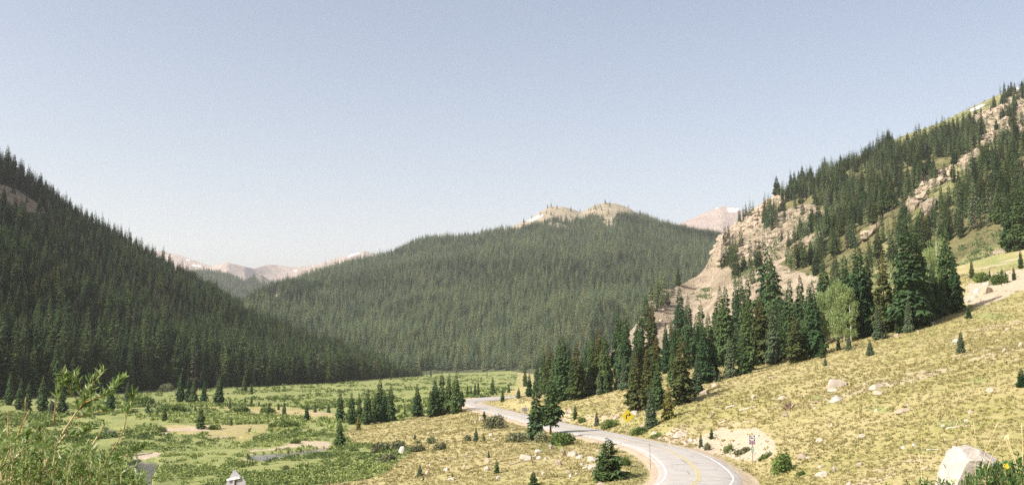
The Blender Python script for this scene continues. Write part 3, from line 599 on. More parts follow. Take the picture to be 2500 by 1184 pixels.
# catalogue of the trees one can tell apart: photo x of the stem, y of the foot, y of the tip, crown kind, width factor | label
STAND = "spruces of the roadside stand"
TREES = """
1282 943 887 c 1|thin dark spruce standing at the far end of the roadside stand
1292 968 909 a 1.1|short full spruce beside the thin one ending the roadside stand
1266 972 944 f 1|low bushy spruce hugging the bank at the end of the stand
1311 958 879 a .9|leaning slim spruce just behind the two road edge spruces
1327 962 844 c 1|slim spruce with a narrow tip, twin of a rusty one beside it
1338 966 838 r 1|rusty tipped spruce rising behind the two road edge spruces
1351 972 872 a 1|mid height spruce filling the gap behind the road edge pair
1362 975 824 a .95|tall spruce with a blunt top, close left partner of a taller one
1374 978 817 a 1.05|tallest full dark spruce in the far half of the roadside stand
1395 975 882 b .9|short dark spruce under the tall dark pair, on the grassy brow
1407 976 834 r 1.1|rusty crowned spruce standing free above the grassy brow
1421 972 868 s .9|spruce with a bright rust red tip on the grassy brow
1440 966 880 e .85|pale green spruce low on the grassy brow above the road
1445 962 814 c 1.1|slender ragged spruce next to the taller grouped trio on the brow
1462 958 801 r 1|pointed spruce, tallest of the trio above the grassy brow
1477 957 811 a 1|dark spruce on the near side of the brow trio
1464 963 902 e .8|small blue green spruce in front of the brow trio
1480 959 889 b .8|small dark round spruce at the corner of the grassy brow
1308 1074 916 d 1.05|left one of the two spruces at the road's edge, green to the ground
1344 1060 914 k 1.15|right one of the two road edge spruces, with bare lower trunk
1512 915 752 a .95|tall dark spruce with a twin top behind the brow
1527 918 752 c 1.1|narrow twin of the tall dark spruce behind the brow
1560 905 751 a .95|tall straight dark spruce before the pale scree, rear row
1592 905 742 s 1.0|thin straw brown spruce before the pale scree
1662 862 699 a 1.0|very tall dark spruce against the scree, broader of a pair
1682 865 720 c 1.15|dark pointed spruce leaning on the taller one before the scree
1711 868 729 d .9|loose grey green spruce against the middle of the scree
1626 868 786 c .9|slim spruce in the rear row under the lower scree
1640 862 774 r .9|rusty slim spruce in the rear row under the lower scree
1690 858 812 e .9|small pale spruce tucked behind the front row near the scree
1552 1006 856 s 1.15|broad rusty topped spruce above the yellow curve sign
1578 985 850 r 1.0|red brown speckled spruce behind the one above the curve sign
1600 980 814 r .9|tall red brown spruce in the middle of the front row
1606 1000 878 b .9|dark spruce with bulky shoulders behind the small blue one by the road
1590 1043 944 e 1.0|blue green spruce nearest the road, right of the yellow curve sign
1632 1022 938 o 1.0|olive yellow bushy juniper like conifer beside the blue green spruce
1665 987 815 s 1.25|big front row spruce with a rust patch halfway up
1643 942 829 a .9|dark spruce just behind the front row's rust patched one
1703 962 868 e 1.0|bluish spruce at the foot of the slope in the front row
1721 935 789 a 1.1|full green spruce behind the bluish one of the front row
1525 952 866 e .9|grey green spruce at the rim of the grassy brow
1543 948 862 c 1|slim dark spruce at the rim of the grassy brow
1508 950 896 f .8|knee high looking pale spruce on the rim of the brow
1732 930 760 b 1.0|massive green spruce with spreading lower boughs, left front row
1759 893 696 c 1.2|high spruce with a thin tip before the upper scree, left of twins
1773 892 696 a 1.0|high spruce with a thick tip before the upper scree, right of twins
1783 922 816 e .9|bright mid green cone shaped spruce in the front row
1796 862 675 c .8|thin spire before the scree, left of a taller spire
1812 866 663 c 1.1|tallest spire of the three narrow ones before the scree
1827 870 674 a .85|right hand spire of the three narrow ones before the scree
1826 905 736 a 1.0|fresh green spruce with a light spire in the middle front
1814 914 803 d 1.2|wide skirted spruce with a pale trunk showing, on the grass edge
1879 842 607 p 1.0|very tall sparse spruce with see through crown
1894 842 627 p .9|sparse shorter partner of the very tall see through spruce
1857 890 712 s 1.2|brownish spruce with a bare rust brown trunk foot
1890 888 745 e .9|pale blue green spire in front of the dark mass
1906 880 766 a 1.0|dark spruce right of the pale blue green spire
1912 852 719 c 1.1|narrow dark spruce rising behind the pale blue green spire
1929 852 679 a .9|spruce with a light green spire behind the rust topped front one
1944 886 768 s 1.3|front row spruce with rust brown top, its skirt on the grass
1956 846 669 a .9|dark tall spruce left of the aspens, in the rear row
1975 855 690 b .8|full spruce in the rear row near the aspens
1990 872 686 a 1.0|dark tall spruce edging the aspens
1978 868 738 b 1.0|dark broad spruce with its foot in shade beside the aspens
2001 838 704 c 1.1|slim spruce at the aspens' shaded side
1960 880 792 b 1.0|low dark spruce near the grass beside the rust topped one
1745 932 892 f .8|low bluish bush like spruce in front of the massive one
1757 932 905 f .7|tiny bluish spruce sprig in front of the massive one
2015 800 628 b .9|dark round shouldered spruce rising above the aspens
2068 790 618 b .9|dark blunt spruce looking over the aspens from behind
2100 824 588 a 1.1|huge dark spruce at the right side of the aspens
2118 816 620 c 1.2|dark spruce merged with the huge one beside the aspens
2160 815 610 r 1.05|tall spruce with a brown gold spire between two dark giants
2145 829 744 e 1.0|blue green spruce with feathery skirt at the grass edge
2163 826 800 f .9|tiny pale spruce at the feet of the dark giants
2176 808 690 b 1.0|bulky mid green spruce under the highest tree of the stand
2196 806 655 a 1.1|dark spruce filling the stand below the highest crown
2222 808 536 a 1.15|highest spruce of the stand with a massive dark crown
2240 800 546 b .9|second highest spruce with branchy top against the hillside
2253 792 594 d 1.2|dark spruce with hooked branch tips beside the highest ones
2219 812 726 e .85|slim bluish spruce in front of the dark mass by the grass
2227 806 784 e .7|tiny bluish spruce beside the slim bluish one
2192 813 764 c 1.3|small dark green spruce at the grass edge left of the slim bluish one
2259 788 688 r 1.1|spruce with an orange rust spire below the dark giants
2281 780 640 a 1.1|dark spruce behind the last giant of the stand
2301 772 650 b 1.0|dark full spruce leaning on the last giant
2317 762 553 b 1.0|last giant spruce of the stand, alone against the talus
2332 764 622 a 1.0|dark spruce on the talus side of the last giant
2008 874 824 c 1.6|bright green little spruce just below the aspens
2015 893 872 f 1.1|squat little spruce below the bright green one
2047 855 818 e 1.0|dark blue young spruce on the grass below the aspens
2072 856 814 f .9|plump blue young spruce on the grass right below the aspens
2124 868 826 f 1.0|young spruce with a thin leader on open grass below the giants
2365 778 748 m .9|bushy low spruce near the talus top of the grassy slope
2346 862 806 e 1.15|lone young blue green spruce in the middle of the open slope
2494 944 898 m 1.0|dense blue spruce cut by the edge of the picture
2373 680 630 c 1.2|dark spire on the talus above the grassy slope
2417 686 654 c 1|thin dry little spruce on the talus
2447 692 652 c 1.4|small spruce growing out of green bushes on the talus
2456 690 662 e 1.0|small full spruce beside the bushes on the talus
2476 684 648 c 1.3|ragged little spruce high on the talus
2492 656 606 c 1.2|spire at the talus rim by the picture's edge
2472 614 470 a 1.2|big dark spruce on the bank above the talus
2492 610 440 a 1.1|tallest dark spruce on the bank above the talus, at the picture's edge
2451 600 512 b 1.0|dark spruce left in the group on the bank above the talus
2402 592 468 a .9|dark pointed spruce on the hillside over the talus bushes
2390 598 500 b .9|dark full spruce on the hillside over the talus bushes
2372 602 508 e .9|paler spruce on the hillside over the talus bushes
2352 604 530 e 1.0|grey green spruce lowest in the row over the talus bushes
2425 590 490 a 1.0|dark spruce between the bank group and the hillside row
1404 1023 985 c 1.5|little dark spruce with a thin spire on the cut bank beyond the road
1457 1039 1002 e 1.1|little bluish spruce above the far side of the road
1737 1071 1042 m .7|small dark green spruce on the rocky cut bank
1711 1093 1054 e .9|slim grey green spruce at the foot of the rocky cut bank
1487 1172 1066 m 1.32|big dense blue green spruce on the near side of the road
1302 1186 1148 m 1.1|bushy small spruce cut by the lower edge of the picture
1213 1154 1118 d 1.5|crooked young spruce among rocks on the dry knoll
1025 1165 1132 f 1.1|young dark spruce with a full base low on the dry knoll
1033 1174 1160 f 1|tiny spruce seedling just below the young dark one
1104 1163 1152 f 1|tiny blue spruce behind a pale fallen slab
1193 1117 1098 e 1.2|little spruce above a dark faced rock on the knoll
1162 1078 1040 f .8|young spruce with a thin leader beside grey sagebrush
1181 1077 1055 f .8|smaller young spruce next to the one with the thin leader
1013 1072 1055 f .9|lonely tiny spruce in the middle of the dry knoll
1182 1023 1002 m 1.0|spiky low pine like spruce beside the road on the knoll
830 1030 953 b 1.0|mid green spruce ending the riverside clump
858 1035 953 b .95|spruce with spreading boughs, second in the riverside clump
877 1030 958 d 1.0|loose spruce in the back of the riverside clump
896 1036 946 a 1.1|mid green full spruce in the middle of the riverside clump
912 1032 958 c 1.1|dark shaded spruce in the middle of the riverside clump
926 1028 920 a 1.05|tallest spruce of the riverside clump
938 1030 950 b .9|dark low spruce under the tallest of the riverside clump
953 1028 934 b .9|near end spruce of the riverside clump, steep sided
875 1050 1008 o .8|yellow green little spruce in front of the riverside clump
829 1092 1021 b 1.2|dark dumpy spruce standing alone beside the stream
1018 1017 936 a 1.15|lone spruce of perfect cone shape between the two knoll clumps
1062 1016 918 b 1.0|pale side spruce of the clump on the knoll crest
1078 1010 903 d 1.0|tallest spruce of the clump on the knoll crest
1093 1011 909 a 1.0|dark middle spruce of the clump on the knoll crest
1113 1009 907 b 1.0|broad dark spruce next to the road on the knoll crest
1126 1000 946 k 1.1|short wind bent spruce with its trunk showing at the road bend
1051 1018 950 b .9|low grey green spruce at the foot of the knoll crest clump
988 1016 994 c 1.6|wispy seedling between the riverside clump and the cone shaped spruce
1141 967 936 c 1.2|far left one of four small spruces beyond the road bend
1150 967 938 c 1.1|second of four small spruces beyond the road bend
1160 968 931 c 1.1|third of four small spruces beyond the road bend, straight and dark
1167 968 930 c 1.2|nearest of four small spruces beyond the road bend
1202 964 918 a 1.0|solitary dark spruce behind the road bend
1242 958 934 e 1.0|compact spruce on the far meadow near the end of the stand
1227 981 948 c 1.5|slim young spruce above the inside of the road bend
22 988 905 b .8|dark spruce by the forest edge behind the willow, far left
48 1000 922 a 1.1|pointed spruce behind the bare willow twigs
66 1004 930 d 1.1|ragged spruce beside the pointed one behind the willow
103 1004 914 b .95|leaning broad spruce behind the willow
126 1012 958 e .9|small spruce in front of the leaning broad one
150 1010 930 a 1.1|dark spruce half hidden by the willow's leaves
270 1002 922 b .9|dark spruce at the right flank of the willow
310 984 930 e .9|small spruce against the forest just right of the willow
361 1008 978 f .8|dark little spruce on the valley bank
402 1027 996 m .8|dense round young spruce on the green valley floor
440 981 905 b .9|bushy spruce in front of the forest, first of a row of five
459 981 916 c 1.2|slim spruce in the row of five before the forest
472 983 921 a 1.1|olive lit spruce in the row of five before the forest
497 986 927 b 1.0|bluish broad spruce in the row of five before the forest
533 990 914 b 1.1|large cone shaped spruce with wide skirt closing the row of five
490 1046 982 d 1.4|dark uneven spruce standing on the bare gravel bar
505 995 983 f .9|tiny spruce in front of the row of five
561 997 972 f .8|little dark spruce on the pale grass strip
598 986 968 f .8|little spruce, thinnest of three at the meadow edge
614 988 964 e 1.0|little spruce, tallest of three at the meadow edge
632 991 976 f .9|little spruce, lowest of three at the meadow edge
656 1013 979 d 1.5|upright dark young spruce with its shadow on the grass strip
680 1000 981 c 1.6|small spruce hiding behind its neighbours on the grass strip
693 1016 977 e 1.0|grey green young spruce beside the upright dark one
749 1026 985 b 1.1|dark young spruce in the scrub left of the riverside clump
769 1006 982 f .8|compact young spruce, left of two near the riverside clump
802 1007 982 f .9|compact young spruce, right of two near the riverside clump
564 1038 1016 f .9|tiny cone shaped spruce on the bare gravel bar
476 1006 985 e 1.0|bluish little spruce behind the gravel bar's dark one
596 957 915 a 1.2|yellow green spruce stepping out of the forest edge
613 962 934 e 1.1|small pale spruce at the forest edge beside the yellow green one
"""
tree_at = []
for ln in TREES.strip().split('\n'):
    a, label = ln.split('|'); px, yb, yt, k, wf = a.split(); px, yb, yt = float(px), float(yb), float(yt)
    p = cast(px, yb)
    if k in 'y': k = 'a'
    pz = p[1] * ray(px, yt)[1]
    h = max(0.5, pz - p[2])
    spruce(k, p, h / 1.0, label, "young spruces on the open ground" if (yb - yt) < 60 and 'spruce' in label and px < 2450 else (STAND if px > 1255 else "spruces of the valley"), float(wf))
    tree_at.append((px, yb, p))

g = np.random.default_rng(77); bx = [1300, 1500, 1600, 1700, 1860, 1990]; by = [955, 938, 915, 905, 868, 845]; bt = [870, 820, 790, 770, 740, 730]
for k in range(44):
    px = g.uniform(1345, 1990); yb = np.interp(px, bx, by) - g.uniform(0, 26); yt = np.interp(px, bx, bt) + g.uniform(-18, 40); p = cast(px, yb)
    spruce(random.choice(['a', 'b', 'a', 'c', 'e', 'd']), p, p[1] * ray(px, yt)[1] - p[2], "dark spruce standing half hidden inside the dense roadside stand", "half hidden spruces of the roadside stand", g.uniform(.9, 1.25))
# ------------------------------------------------------------------ woods on the slopes
def scatter(X, n, rows=(0, 1)):
    r, c, _ = X.shape; a = X[1:, :-1] - X[:-1, :-1]; b = X[:-1, 1:] - X[:-1, :-1]
    ar = np.abs(a[..., 0] * b[..., 1] - a[..., 1] * b[..., 0]); ar = ar.ravel(); cs = np.cumsum(ar); cs /= cs[-1]
    i = np.searchsorted(cs, (np.arange(n) + rng.random(n)) / n); i = np.minimum(i, len(ar) - 1); ri, ci = i // (c - 1), i % (c - 1)
    f, g = rng.random((2, n)); f = f[:, None]; g = g[:, None]
    p = (X[ri, ci] * (1 - f) + X[ri + 1, ci] * f) * (1 - g) + (X[ri, ci + 1] * (1 - f) + X[ri + 1, ci + 1] * f) * g
    return p, (ri + f[:, 0]) / (r - 1), ar.sum()
def wood(name, p, h, wf, var, kinds, label_kind='stuff'):
    """one object: a tree on every point, by geometry nodes that reuse the crowns of trees standing in the valley"""
    me = bpy.data.meshes.new(name); me.vertices.add(len(p)); me.vertices.foreach_set('co', np.asarray(p, np.float32).ravel())
    sc = np.stack([h * wf, h * wf, h], -1)
    rot = np.stack([rng.normal(0, .02, len(p)), rng.normal(0, .02, len(p)), rng.random(len(p)) * 6.283], -1)
    for k, ty, arr in (('size', 'FLOAT_VECTOR', sc), ('turn', 'FLOAT_VECTOR', rot), ('sort', 'INT', var)):
        a = me.attributes.new(k, ty, 'POINT'); a.data.foreach_set('value' if ty == 'INT' else 'vector', np.asarray(arr, np.int32 if ty == 'INT' else np.float32).ravel())
    o = tag(link(name, me), kind='stuff')
    ng = bpy.data.node_groups.new(name, 'GeometryNodeTree'); ng.interface.new_socket('Geometry', in_out='INPUT', socket_type='NodeSocketGeometry'); ng.interface.new_socket('Geometry', in_out='OUTPUT', socket_type='NodeSocketGeometry')
    gi = ng.nodes.new('NodeGroupInput'); go = ng.nodes.new('NodeGroupOutput'); ip = ng.nodes.new('GeometryNodeInstanceOnPoints'); jn = ng.nodes.new('GeometryNodeJoinGeometry')
    mp = ng.nodes.new('GeometryNodeMeshToPoints'); L = ng.links.new
    for k in reversed(kinds):
        oi = ng.nodes.new('GeometryNodeObjectInfo'); oi.inputs['Object'].default_value = first_crown[k]; oi.inputs['As Instance'].default_value = True
        L(oi.outputs['Geometry'], jn.inputs[0])
    def at(n_, dt):
        q = ng.nodes.new('GeometryNodeInputNamedAttribute'); q.data_type = dt; q.inputs[0].default_value = n_; return q.outputs['Attribute']
    L(gi.outputs[0], mp.inputs[0]); L(mp.outputs[0], ip.inputs['Points']); L(jn.outputs[0], ip.inputs['Instance'])
    ip.inputs['Pick Instance'].default_value = True
    L(at('sort', 'INT'), ip.inputs['Instance Index']); L(at('size', 'FLOAT_VECTOR'), ip.inputs['Scale'])
    er = ng.nodes.new('FunctionNodeEulerToRotation'); L(at('turn', 'FLOAT_VECTOR'), er.inputs[0]); L(er.outputs[0], ip.inputs['Rotation'])
    L(ip.outputs[0], go.inputs[0])
    md = o.modifiers.new("woods", 'NODES'); md.node_group = ng
    return o
def pick(n, weights):
    w = np.array(weights, float); return np.searchsorted(np.cumsum(w / w.sum()), rng.random(n)).clip(0, len(w) - 1)

# left slope
p, v, area = scatter(XL, 11000); px, py = proj(p[:, 0], p[:, 1], p[:, 2])
jx = fbm(p[:, 0] / 25, p[:, 1] / 25, 3, 31) * 8
keep = (px > -260) & (px < 1080) & ~((polys(px + jx, py + jx * .6, SCAR) > 0) & (rng.random(len(px)) < .93))
# nothing so close below the gully that it would hide it
keep &= ~((polys(px, py - 26, SCAR) > 0) & (rng.random(len(px)) < .8))
p, v, px, py = p[keep], v[keep], px[keep], py[keep]
h = (15.5 + rng.normal(0, 4.0, len(p))) * (1 - .22 * v) * (0.9 + 0.25 * fbm(p[:, 0] / 60, p[:, 1] / 60, 2, 61)); h = np.clip(h, 5, 24)
h *= 1 + .38 * (1 - smooth(.02, .22, v)) * (px < 860)
h *= np.where(px > 850, 1 - .28 * smooth(850, 1000, px), 1)
h = np.where(rng.random(len(p)) < .06 + .3 * (v < .04), h * .55, h)
big = h / p[:, 1]; front = (v < .16) & (px > 5) & (px < 1010) & ((py < 960 + 30 * rng.random(len(p))) | (px > 300))
n_single = max(0, 288 - tree_count[0])
order = np.argsort(np.where(front, -big * (1.3 - v * 2), 0))[:n_single]
single = np.zeros(len(p), bool); single[order] = True
kinds_l = ['y', 'z', 'x', 'w', 'g', 'a', 'r']
for i in order:
    k = random.choices(['y', 'z', 'x', 'w', 'a', 'c', 'r'], [4, 2, 4, 1, 2, 2, .7])[0]
    spruce(k, p[i] - [0, 0, .2], h[i], "tall dark spruce in the front of the dense forest along the valley floor", "front trees of the dense forest", random.uniform(.85, 1.2))
for k in 'yzxwg':
    if k not in first_crown:
        i = order[0]; spruce(k, p[i] + [1.5, .6, -.2], h[i], "tall dark spruce in the front of the dense forest along the valley floor", "front trees of the dense forest")
q = ~single; n = q.sum()
POOL = [(p[q], h[q], rng.uniform(1.0, 1.55, n), pick(n, [4, 3.2, 2.6, 1.6, .5, 1, .5]))]
wood("conifer_forest", *POOL[0], kinds_l)

# middle mountain and the spur behind it
for k in 'hij':
    if k not in first_crown:   # three of the small trees at the far end of the meadow
        xx, yy = {'h': (1118, 916), 'i': (1189, 921), 'j': (1052, 919)}[k]
        spruce(k, cast(xx, yy), 7.5 if k != 'j' else 9, {'h': "small pale spruce at the far end of the meadow, foot of the middle mountain", 'i': "narrow pale spruce at the meadow's far end behind the road bend", 'j': "small spruce at the tip of the dark forest by the far meadow"}[k], "small spruces at the far end of the meadow")
p, v, area = scatter(XM, 34000); px, py = proj(p[:, 0], p[:, 1], p[:, 2]); print("mid area", area)
jx = fbm(p[:, 0] / 60, p[:, 1] / 60, 3, 32) * 14
kn = polys(px + jx, py + jx * .4, KNOBS) > 0; mr = polys(px + jx, py + jx * .4, MROCK) > 0
thin = fbm(p[:, 0] / 90, p[:, 1] / 90, 4, 63)
keep = (px > 480) & (px < 1950) & ~(kn & (rng.random(len(px)) < .985)) & ~(mr & (rng.random(len(px)) < .75)) & (rng.random(len(px)) < 1.15 + thin * .7)
p, v, px = p[keep], v[keep], px[keep]
h = np.clip((15.5 + rng.normal(0, 4, len(p))) * (1 - .2 * v), 5, 25); n = len(p)
wood("conifer_forest", p, h, rng.uniform(1.3, 2.0, n), np.where(rng.random(n) < np.clip(.22 + 1.1 * fbm(p[:, 0] / 120, p[:, 1] / 160, 4, 64), .03, .85), 2, pick(n, [4, 3])), ['h', 'i', 'j'])
p, v, area = scatter(XS, 6000); px, py = proj(p[:, 0], p[:, 1], p[:, 2]); keep = (px > 430) & (px < 740) & ~(polys(px, py, [[(615, 668), (640, 664), (668, 690), (655, 700), (630, 690)]]) > 0)
p = p[keep]; n = len(p); wood("conifer_forest", p, rng.uniform(11, 19, n), rng.uniform(1, 1.5, n), pick(n, [1, 1, 3]), ['h', 'i', 'j'])

# right mountain: patches
RF = [([(1880, 470), (1960, 430), (2050, 385), (2160, 335), (2175, 372), (2240, 372), (2290, 340), (2320, 318), (2420, 300), (2400, 330), (2370, 372), (2340, 400), (2290, 432), (2200, 500), (2150, 555), (2100, 582), (2060, 640), (2000, 640), (1920, 640), (1960, 600), (2010, 560), (2020, 505), (1960, 490), (1910, 490)], .74),
      ([(2520, 330), (2440, 372), (2360, 430), (2300, 490), (2250, 560), (2235, 600), (2320, 600), (2420, 590), (2520, 600)], .8), ([(1905, 645), (1950, 600), (2000, 612), (2090, 590), (2110, 640), (2040, 690), (1950, 670)], .8), ([(2100, 620), (2180, 560), (2230, 540), (2240, 600), (2330, 610), (2330, 660), (2200, 690), (2100, 700)], .55),
      ([(1765, 655), (1785, 615), (1815, 590), (1825, 610), (1800, 650), (1775, 668)], .5), ([(1795, 690), (1800, 650), (1840, 620), (1870, 600), (1875, 625), (1840, 665), (1815, 685)], .45), ([(1860, 560), (1880, 520), (1905, 500), (1915, 520), (1890, 560), (1870, 580)], .5), ([(1885, 585), (1900, 560), (1915, 560), (1905, 590)], .7),
      ([(1780, 552), (1830, 512), (1890, 475), (1900, 480), (1850, 515), (1800, 550)], .3), ([(2415, 290), (2450, 250), (2520, 215), (2520, 250), (2460, 280), (2430, 300)], .45), ([(2180, 375), (2260, 340), (2330, 320), (2300, 345), (2240, 372)], .18), ([(1735, 660), (1760, 590), (1790, 560), (1790, 600), (1765, 650)], .12), ([(1545, 815), (1572, 750), (1582, 698), (1660, 688), (1640, 722), (1604, 765), (1570, 815)], .5), ([(2000, 700), (2300, 640), (2330, 690), (2000, 790), (1900, 780)], .3), ([(2330, 420), (2480, 330), (2440, 370), (2350, 425)], .12), ([(2400, 360), (2520, 300), (2520, 335), (2440, 370)], .5), ([(2200, 590), (2290, 440), (2340, 400), (2250, 540)], .1)]
p, v, area = scatter(XR, 17000); px, py = proj(p[:, 0], p[:, 1], p[:, 2]); print("right area", area)
jx = fbm(p[:, 0] / 18, p[:, 1] / 18, 3, 35) * 30; pr = np.zeros(len(p))
for poly, dn in RF: pr = np.maximum(pr, dn * inpoly(px + jx, py + jx * .6 , poly))
pr = np.maximum(pr, .045 * (px > 1880) * (v < .9)); pr = np.where((pr == 0) & (px > 2520), .6 * (py > 330), pr); pr *= np.clip(0.74 + 1.5 * fbm(p[:, 0] / 26, p[:, 1] / 26, 3, 66), .06, 1)
keep = (rng.random(len(p)) < pr) & (px < 2900) & (v > .1); p, v, px = p[keep], v[keep], px[keep]
h = np.clip((11.5 + rng.normal(0, 2.6, len(p))), 4, 18); n = len(p)
wood("conifer_forest", p, h, rng.uniform(1.0, 1.5, n), pick(n, [3, 2, 2, 1, .5, 1, .6, 3, 2.5]), kinds_l + ['h', 'i'])

# ------------------------------------------------------------------ leafy clumps: scrub, sage, tufts, bushes
def clumps(p, rad, hgt, ntri, tsize, seed, up=0.35, tint=None):
    """leaf tufts on domes: p (n,3) centres on the ground; returns V, faces, tint"""
    g = np.random.default_rng(seed); n = len(p)
    a = g.random((n, ntri)) * 6.283; cz = g.random((n, ntri)) ** 0.8; s = np.sqrt(1 - cz ** 2 * .96); rr_ = g.random((n, ntri)) ** .35
    lob = 1 + .25 * np.sin(a * 3 + g.random((n, 1)) * 6.28) * s
    d = np.stack([np.cos(a) * s, np.sin(a) * s, cz], -1)
    c = p[:, None] + d * (rr_ * lob)[..., None] * np.stack([rad, rad, hgt], -1)[:, None]
    t1 = g.normal(size=(n, ntri, 3)) + d * .7 + np.array([0, 0, up]); t1 /= np.linalg.norm(t1, axis=-1, keepdims=True)
    t2 = np.cross(t1, g.normal(size=(n, ntri, 3))); t2 /= np.linalg.norm(t2, axis=-1, keepdims=True) + 1e-9
    sz = (tsize * (.6 + .8 * g.random((n, ntri))) )[..., None] if np.isscalar(tsize) else (np.asarray(tsize)[:, None] * (.6 + .8 * g.random((n, ntri))))[..., None]
    V = np.stack([c - t2 * sz * .42, c + t2 * sz * .42, c + t1 * sz], 2).reshape(-1, 3)
    base = (g.random(n) if tint is None else tint)[:, None] * .6 + g.random((n, ntri)) * .4
    return V, np.arange(len(V)).reshape(-1, 3), np.repeat(base.ravel(), 3)
def mat_leaf(name, a, b, c=None, tr=0.0):
    t = NT(name, 0.7, 0.2); f = t.attr('tint').outputs['Fac']
    col = t.mix(t.ramp(f, .1, .9), a, b)
    if c: col = t.mix(t.ramp(f, .72, .95), col, c)
    t.color(col)
    if tr:
        t.b.inputs['Transmission Weight'].default_value = 0
        tl_ = t.n('ShaderNodeBsdfTranslucent'); t.put(tl_.inputs['Color'], col); mx = t.n('ShaderNodeMixShader'); mx.inputs[0].default_value = tr
        t.t.links.new(t.b.outputs[0], mx.inputs[1]); t.t.links.new(tl_.outputs[0], mx.inputs[2])
        t.t.links.new(mx.outputs[0], [q for q in t.t.nodes if q.type == 'OUTPUT_MATERIAL'][0].inputs['Surface'])
    return t.m
M_WILLOW = mat_leaf("low willow leaves", (0.085, 0.13, 0.04), (0.265, 0.32, 0.095), (0.34, 0.38, 0.15), .25)
M_SAGE = mat_leaf("sage leaves", (0.13, 0.14, 0.07), (0.26, 0.27, 0.15), (0.33, 0.33, 0.21), .15)
M_STRAW = mat_leaf("dry grass blades", (0.275, 0.25, 0.10), (0.385, 0.335, 0.16), (0.50, 0.44, 0.24), .4)
M_TUFT = mat_leaf("low brown herbs", (0.225, 0.21, 0.085), (0.32, 0.295, 0.12), (0.38, 0.345, 0.16), .15)
def screen_points(n, th0, th1, r0, r1, seed):
    g = np.random.default_rng(seed); th_ = g.uniform(th0, th1, n); r = np.exp(g.uniform(math.log(r0), math.log(r1), n))
    x, y = np.sin(th_) * r, np.cos(th_) * r; z = ground_z(x, y); px, py = proj(x, y, base_z(x, y))
    return np.stack([x, y, z], -1), px, py, r
def stuff(name, parts, mat):
    V = np.concatenate([q[0] for q in parts]); n = 0; Fs = []
    for q in parts: Fs.append(q[1] + n); n += len(q[0])
    return tag(link(name, mesh_np(name, V, [np.concatenate(Fs)], mat, False, {'tint': ('FLOAT', np.concatenate([q[2] for q in parts]))})), kind='stuff')
# willow scrub over the valley floor
p, px, py, r = screen_points(30000, -.56, .10, 100, 900, 71)
jx = fbm(p[:, 0] / 7, p[:, 1] / 7, 3, 21) * 26; jy = fbm(p[:, 0] / 7 + 50, p[:, 1] / 7, 3, 22) * 9
isdry = inpoly(px + jx, py + jy, DRY)
for s_ in STRIPS + DIRT[:2]: isdry |= inpoly(px + jx * .6, py + jy * .5, s_)
wet = np.zeros(len(p), bool)
for w in WATER:
    w = np.array(w, float); c = w.mean(0); wet |= inpoly(px, py, (c + (w - c) * 1.12).tolist()) | inpoly(px, py - 5, w.tolist())
wet |= inpoly(px, py, DIRT[-1]) | inpoly(px, py, DIRT[-2])
dn = .60 + 1.5 * fbm(p[:, 0] / 11, p[:, 1] / 11, 3, 72) - .5 * smooth(220, 420, r)
d_, _ = road_near(p[:, 0], p[:, 1])
keep = ~isdry & ~wet & (rng.random(len(p)) < dn) & (d_ > 9) & (py < 1260)
p, px, py, r = p[keep], px[keep], py[keep], r[keep]; n = len(p)
tn = np.clip(np.where(rng.random(n) < .16, -.35, 0) + .5 + .9 * fbm(p[:, 0] / 20, p[:, 1] / 20, 3, 73) + rng.normal(0, .2, n), 0, 1)
sz = np.where(rng.random(n) < .10, 1.7, 1.0) * rng.uniform(.32, .85, n) * (1 + .45 * fbm(p[:, 0] / 25, p[:, 1] / 25, 2, 74))
nearm = r < 210
stuff("willow_scrub", [clumps(p[nearm], sz[nearm] * 1.15, sz[nearm] * .62, 34, .26, 75, .5, tn[nearm]), clumps(p[~nearm], sz[~nearm] * 1.5, sz[~nearm] * .85, 18, .6, 76, .5, tn[~nearm])], M_WILLOW)
print("scrub", n)
# dry grass on knoll and slope
p, px, py, r = screen_points(90000, -.22, .62, 44, 330, 81)
jx = fbm(p[:, 0] / 7, p[:, 1] / 7, 3, 21) * 26; jy = fbm(p[:, 0] / 7 + 50, p[:, 1] / 7, 3, 22) * 9
d_, _ = road_near(p[:, 0], p[:, 1])
bare_ = np.zeros(len(p), bool)
for q in DIRT[2:5]: bare_ |= inpoly(px + jx * .3, py + jy * .4, q)
keep = inpoly(px + jx, py + jy, DRY) & (d_ > 4.9) & (rng.random(len(p)) < .72 + .35 * fbm(p[:, 0] / 5, p[:, 1] / 5, 3, 82)) & ~(bare_ & (rng.random(len(p)) < .93)) & (py > 640)
p, r = p[keep], r[keep]; n = len(p); print("grass", n)
tn = np.clip(.6 + .7 * fbm(p[:, 0] / 22, p[:, 1] / 22, 4, 83) + rng.normal(0, .15, n), 0, 1)
szg = rng.uniform(.12, .28, n) * np.clip(r / 90, .8, 1.7)
stuff("grass", [clumps(p, szg * .8, szg * .35, 9, szg * .55, 84, 1.8, tn)], M_STRAW)
# darker herbs and dwarf sage between the grass
p, px, py, r = screen_points(9000, -.22, .62, 50, 330, 86)
jx = fbm(p[:, 0] / 7, p[:, 1] / 7, 3, 21) * 26; jy = fbm(p[:, 0] / 7 + 50, p[:, 1] / 7, 3, 22) * 9
d_, _ = road_near(p[:, 0], p[:, 1]); keep = inpoly(px + jx, py + jy, DRY) & (d_ > 5.2) & (rng.random(len(p)) < .07 + 1.0 * fbm(p[:, 0] / 16, p[:, 1] / 16, 3, 87)) & (py > 660)
p, r = p[keep], r[keep]; n = len(p); sz = rng.uniform(.22, .62, n) * np.clip(r / 110, .7, 1.5); print("herbs", n)
stuff("undergrowth", [clumps(p, sz, sz * .34, 26, .20, 88, .6)], M_TUFT)

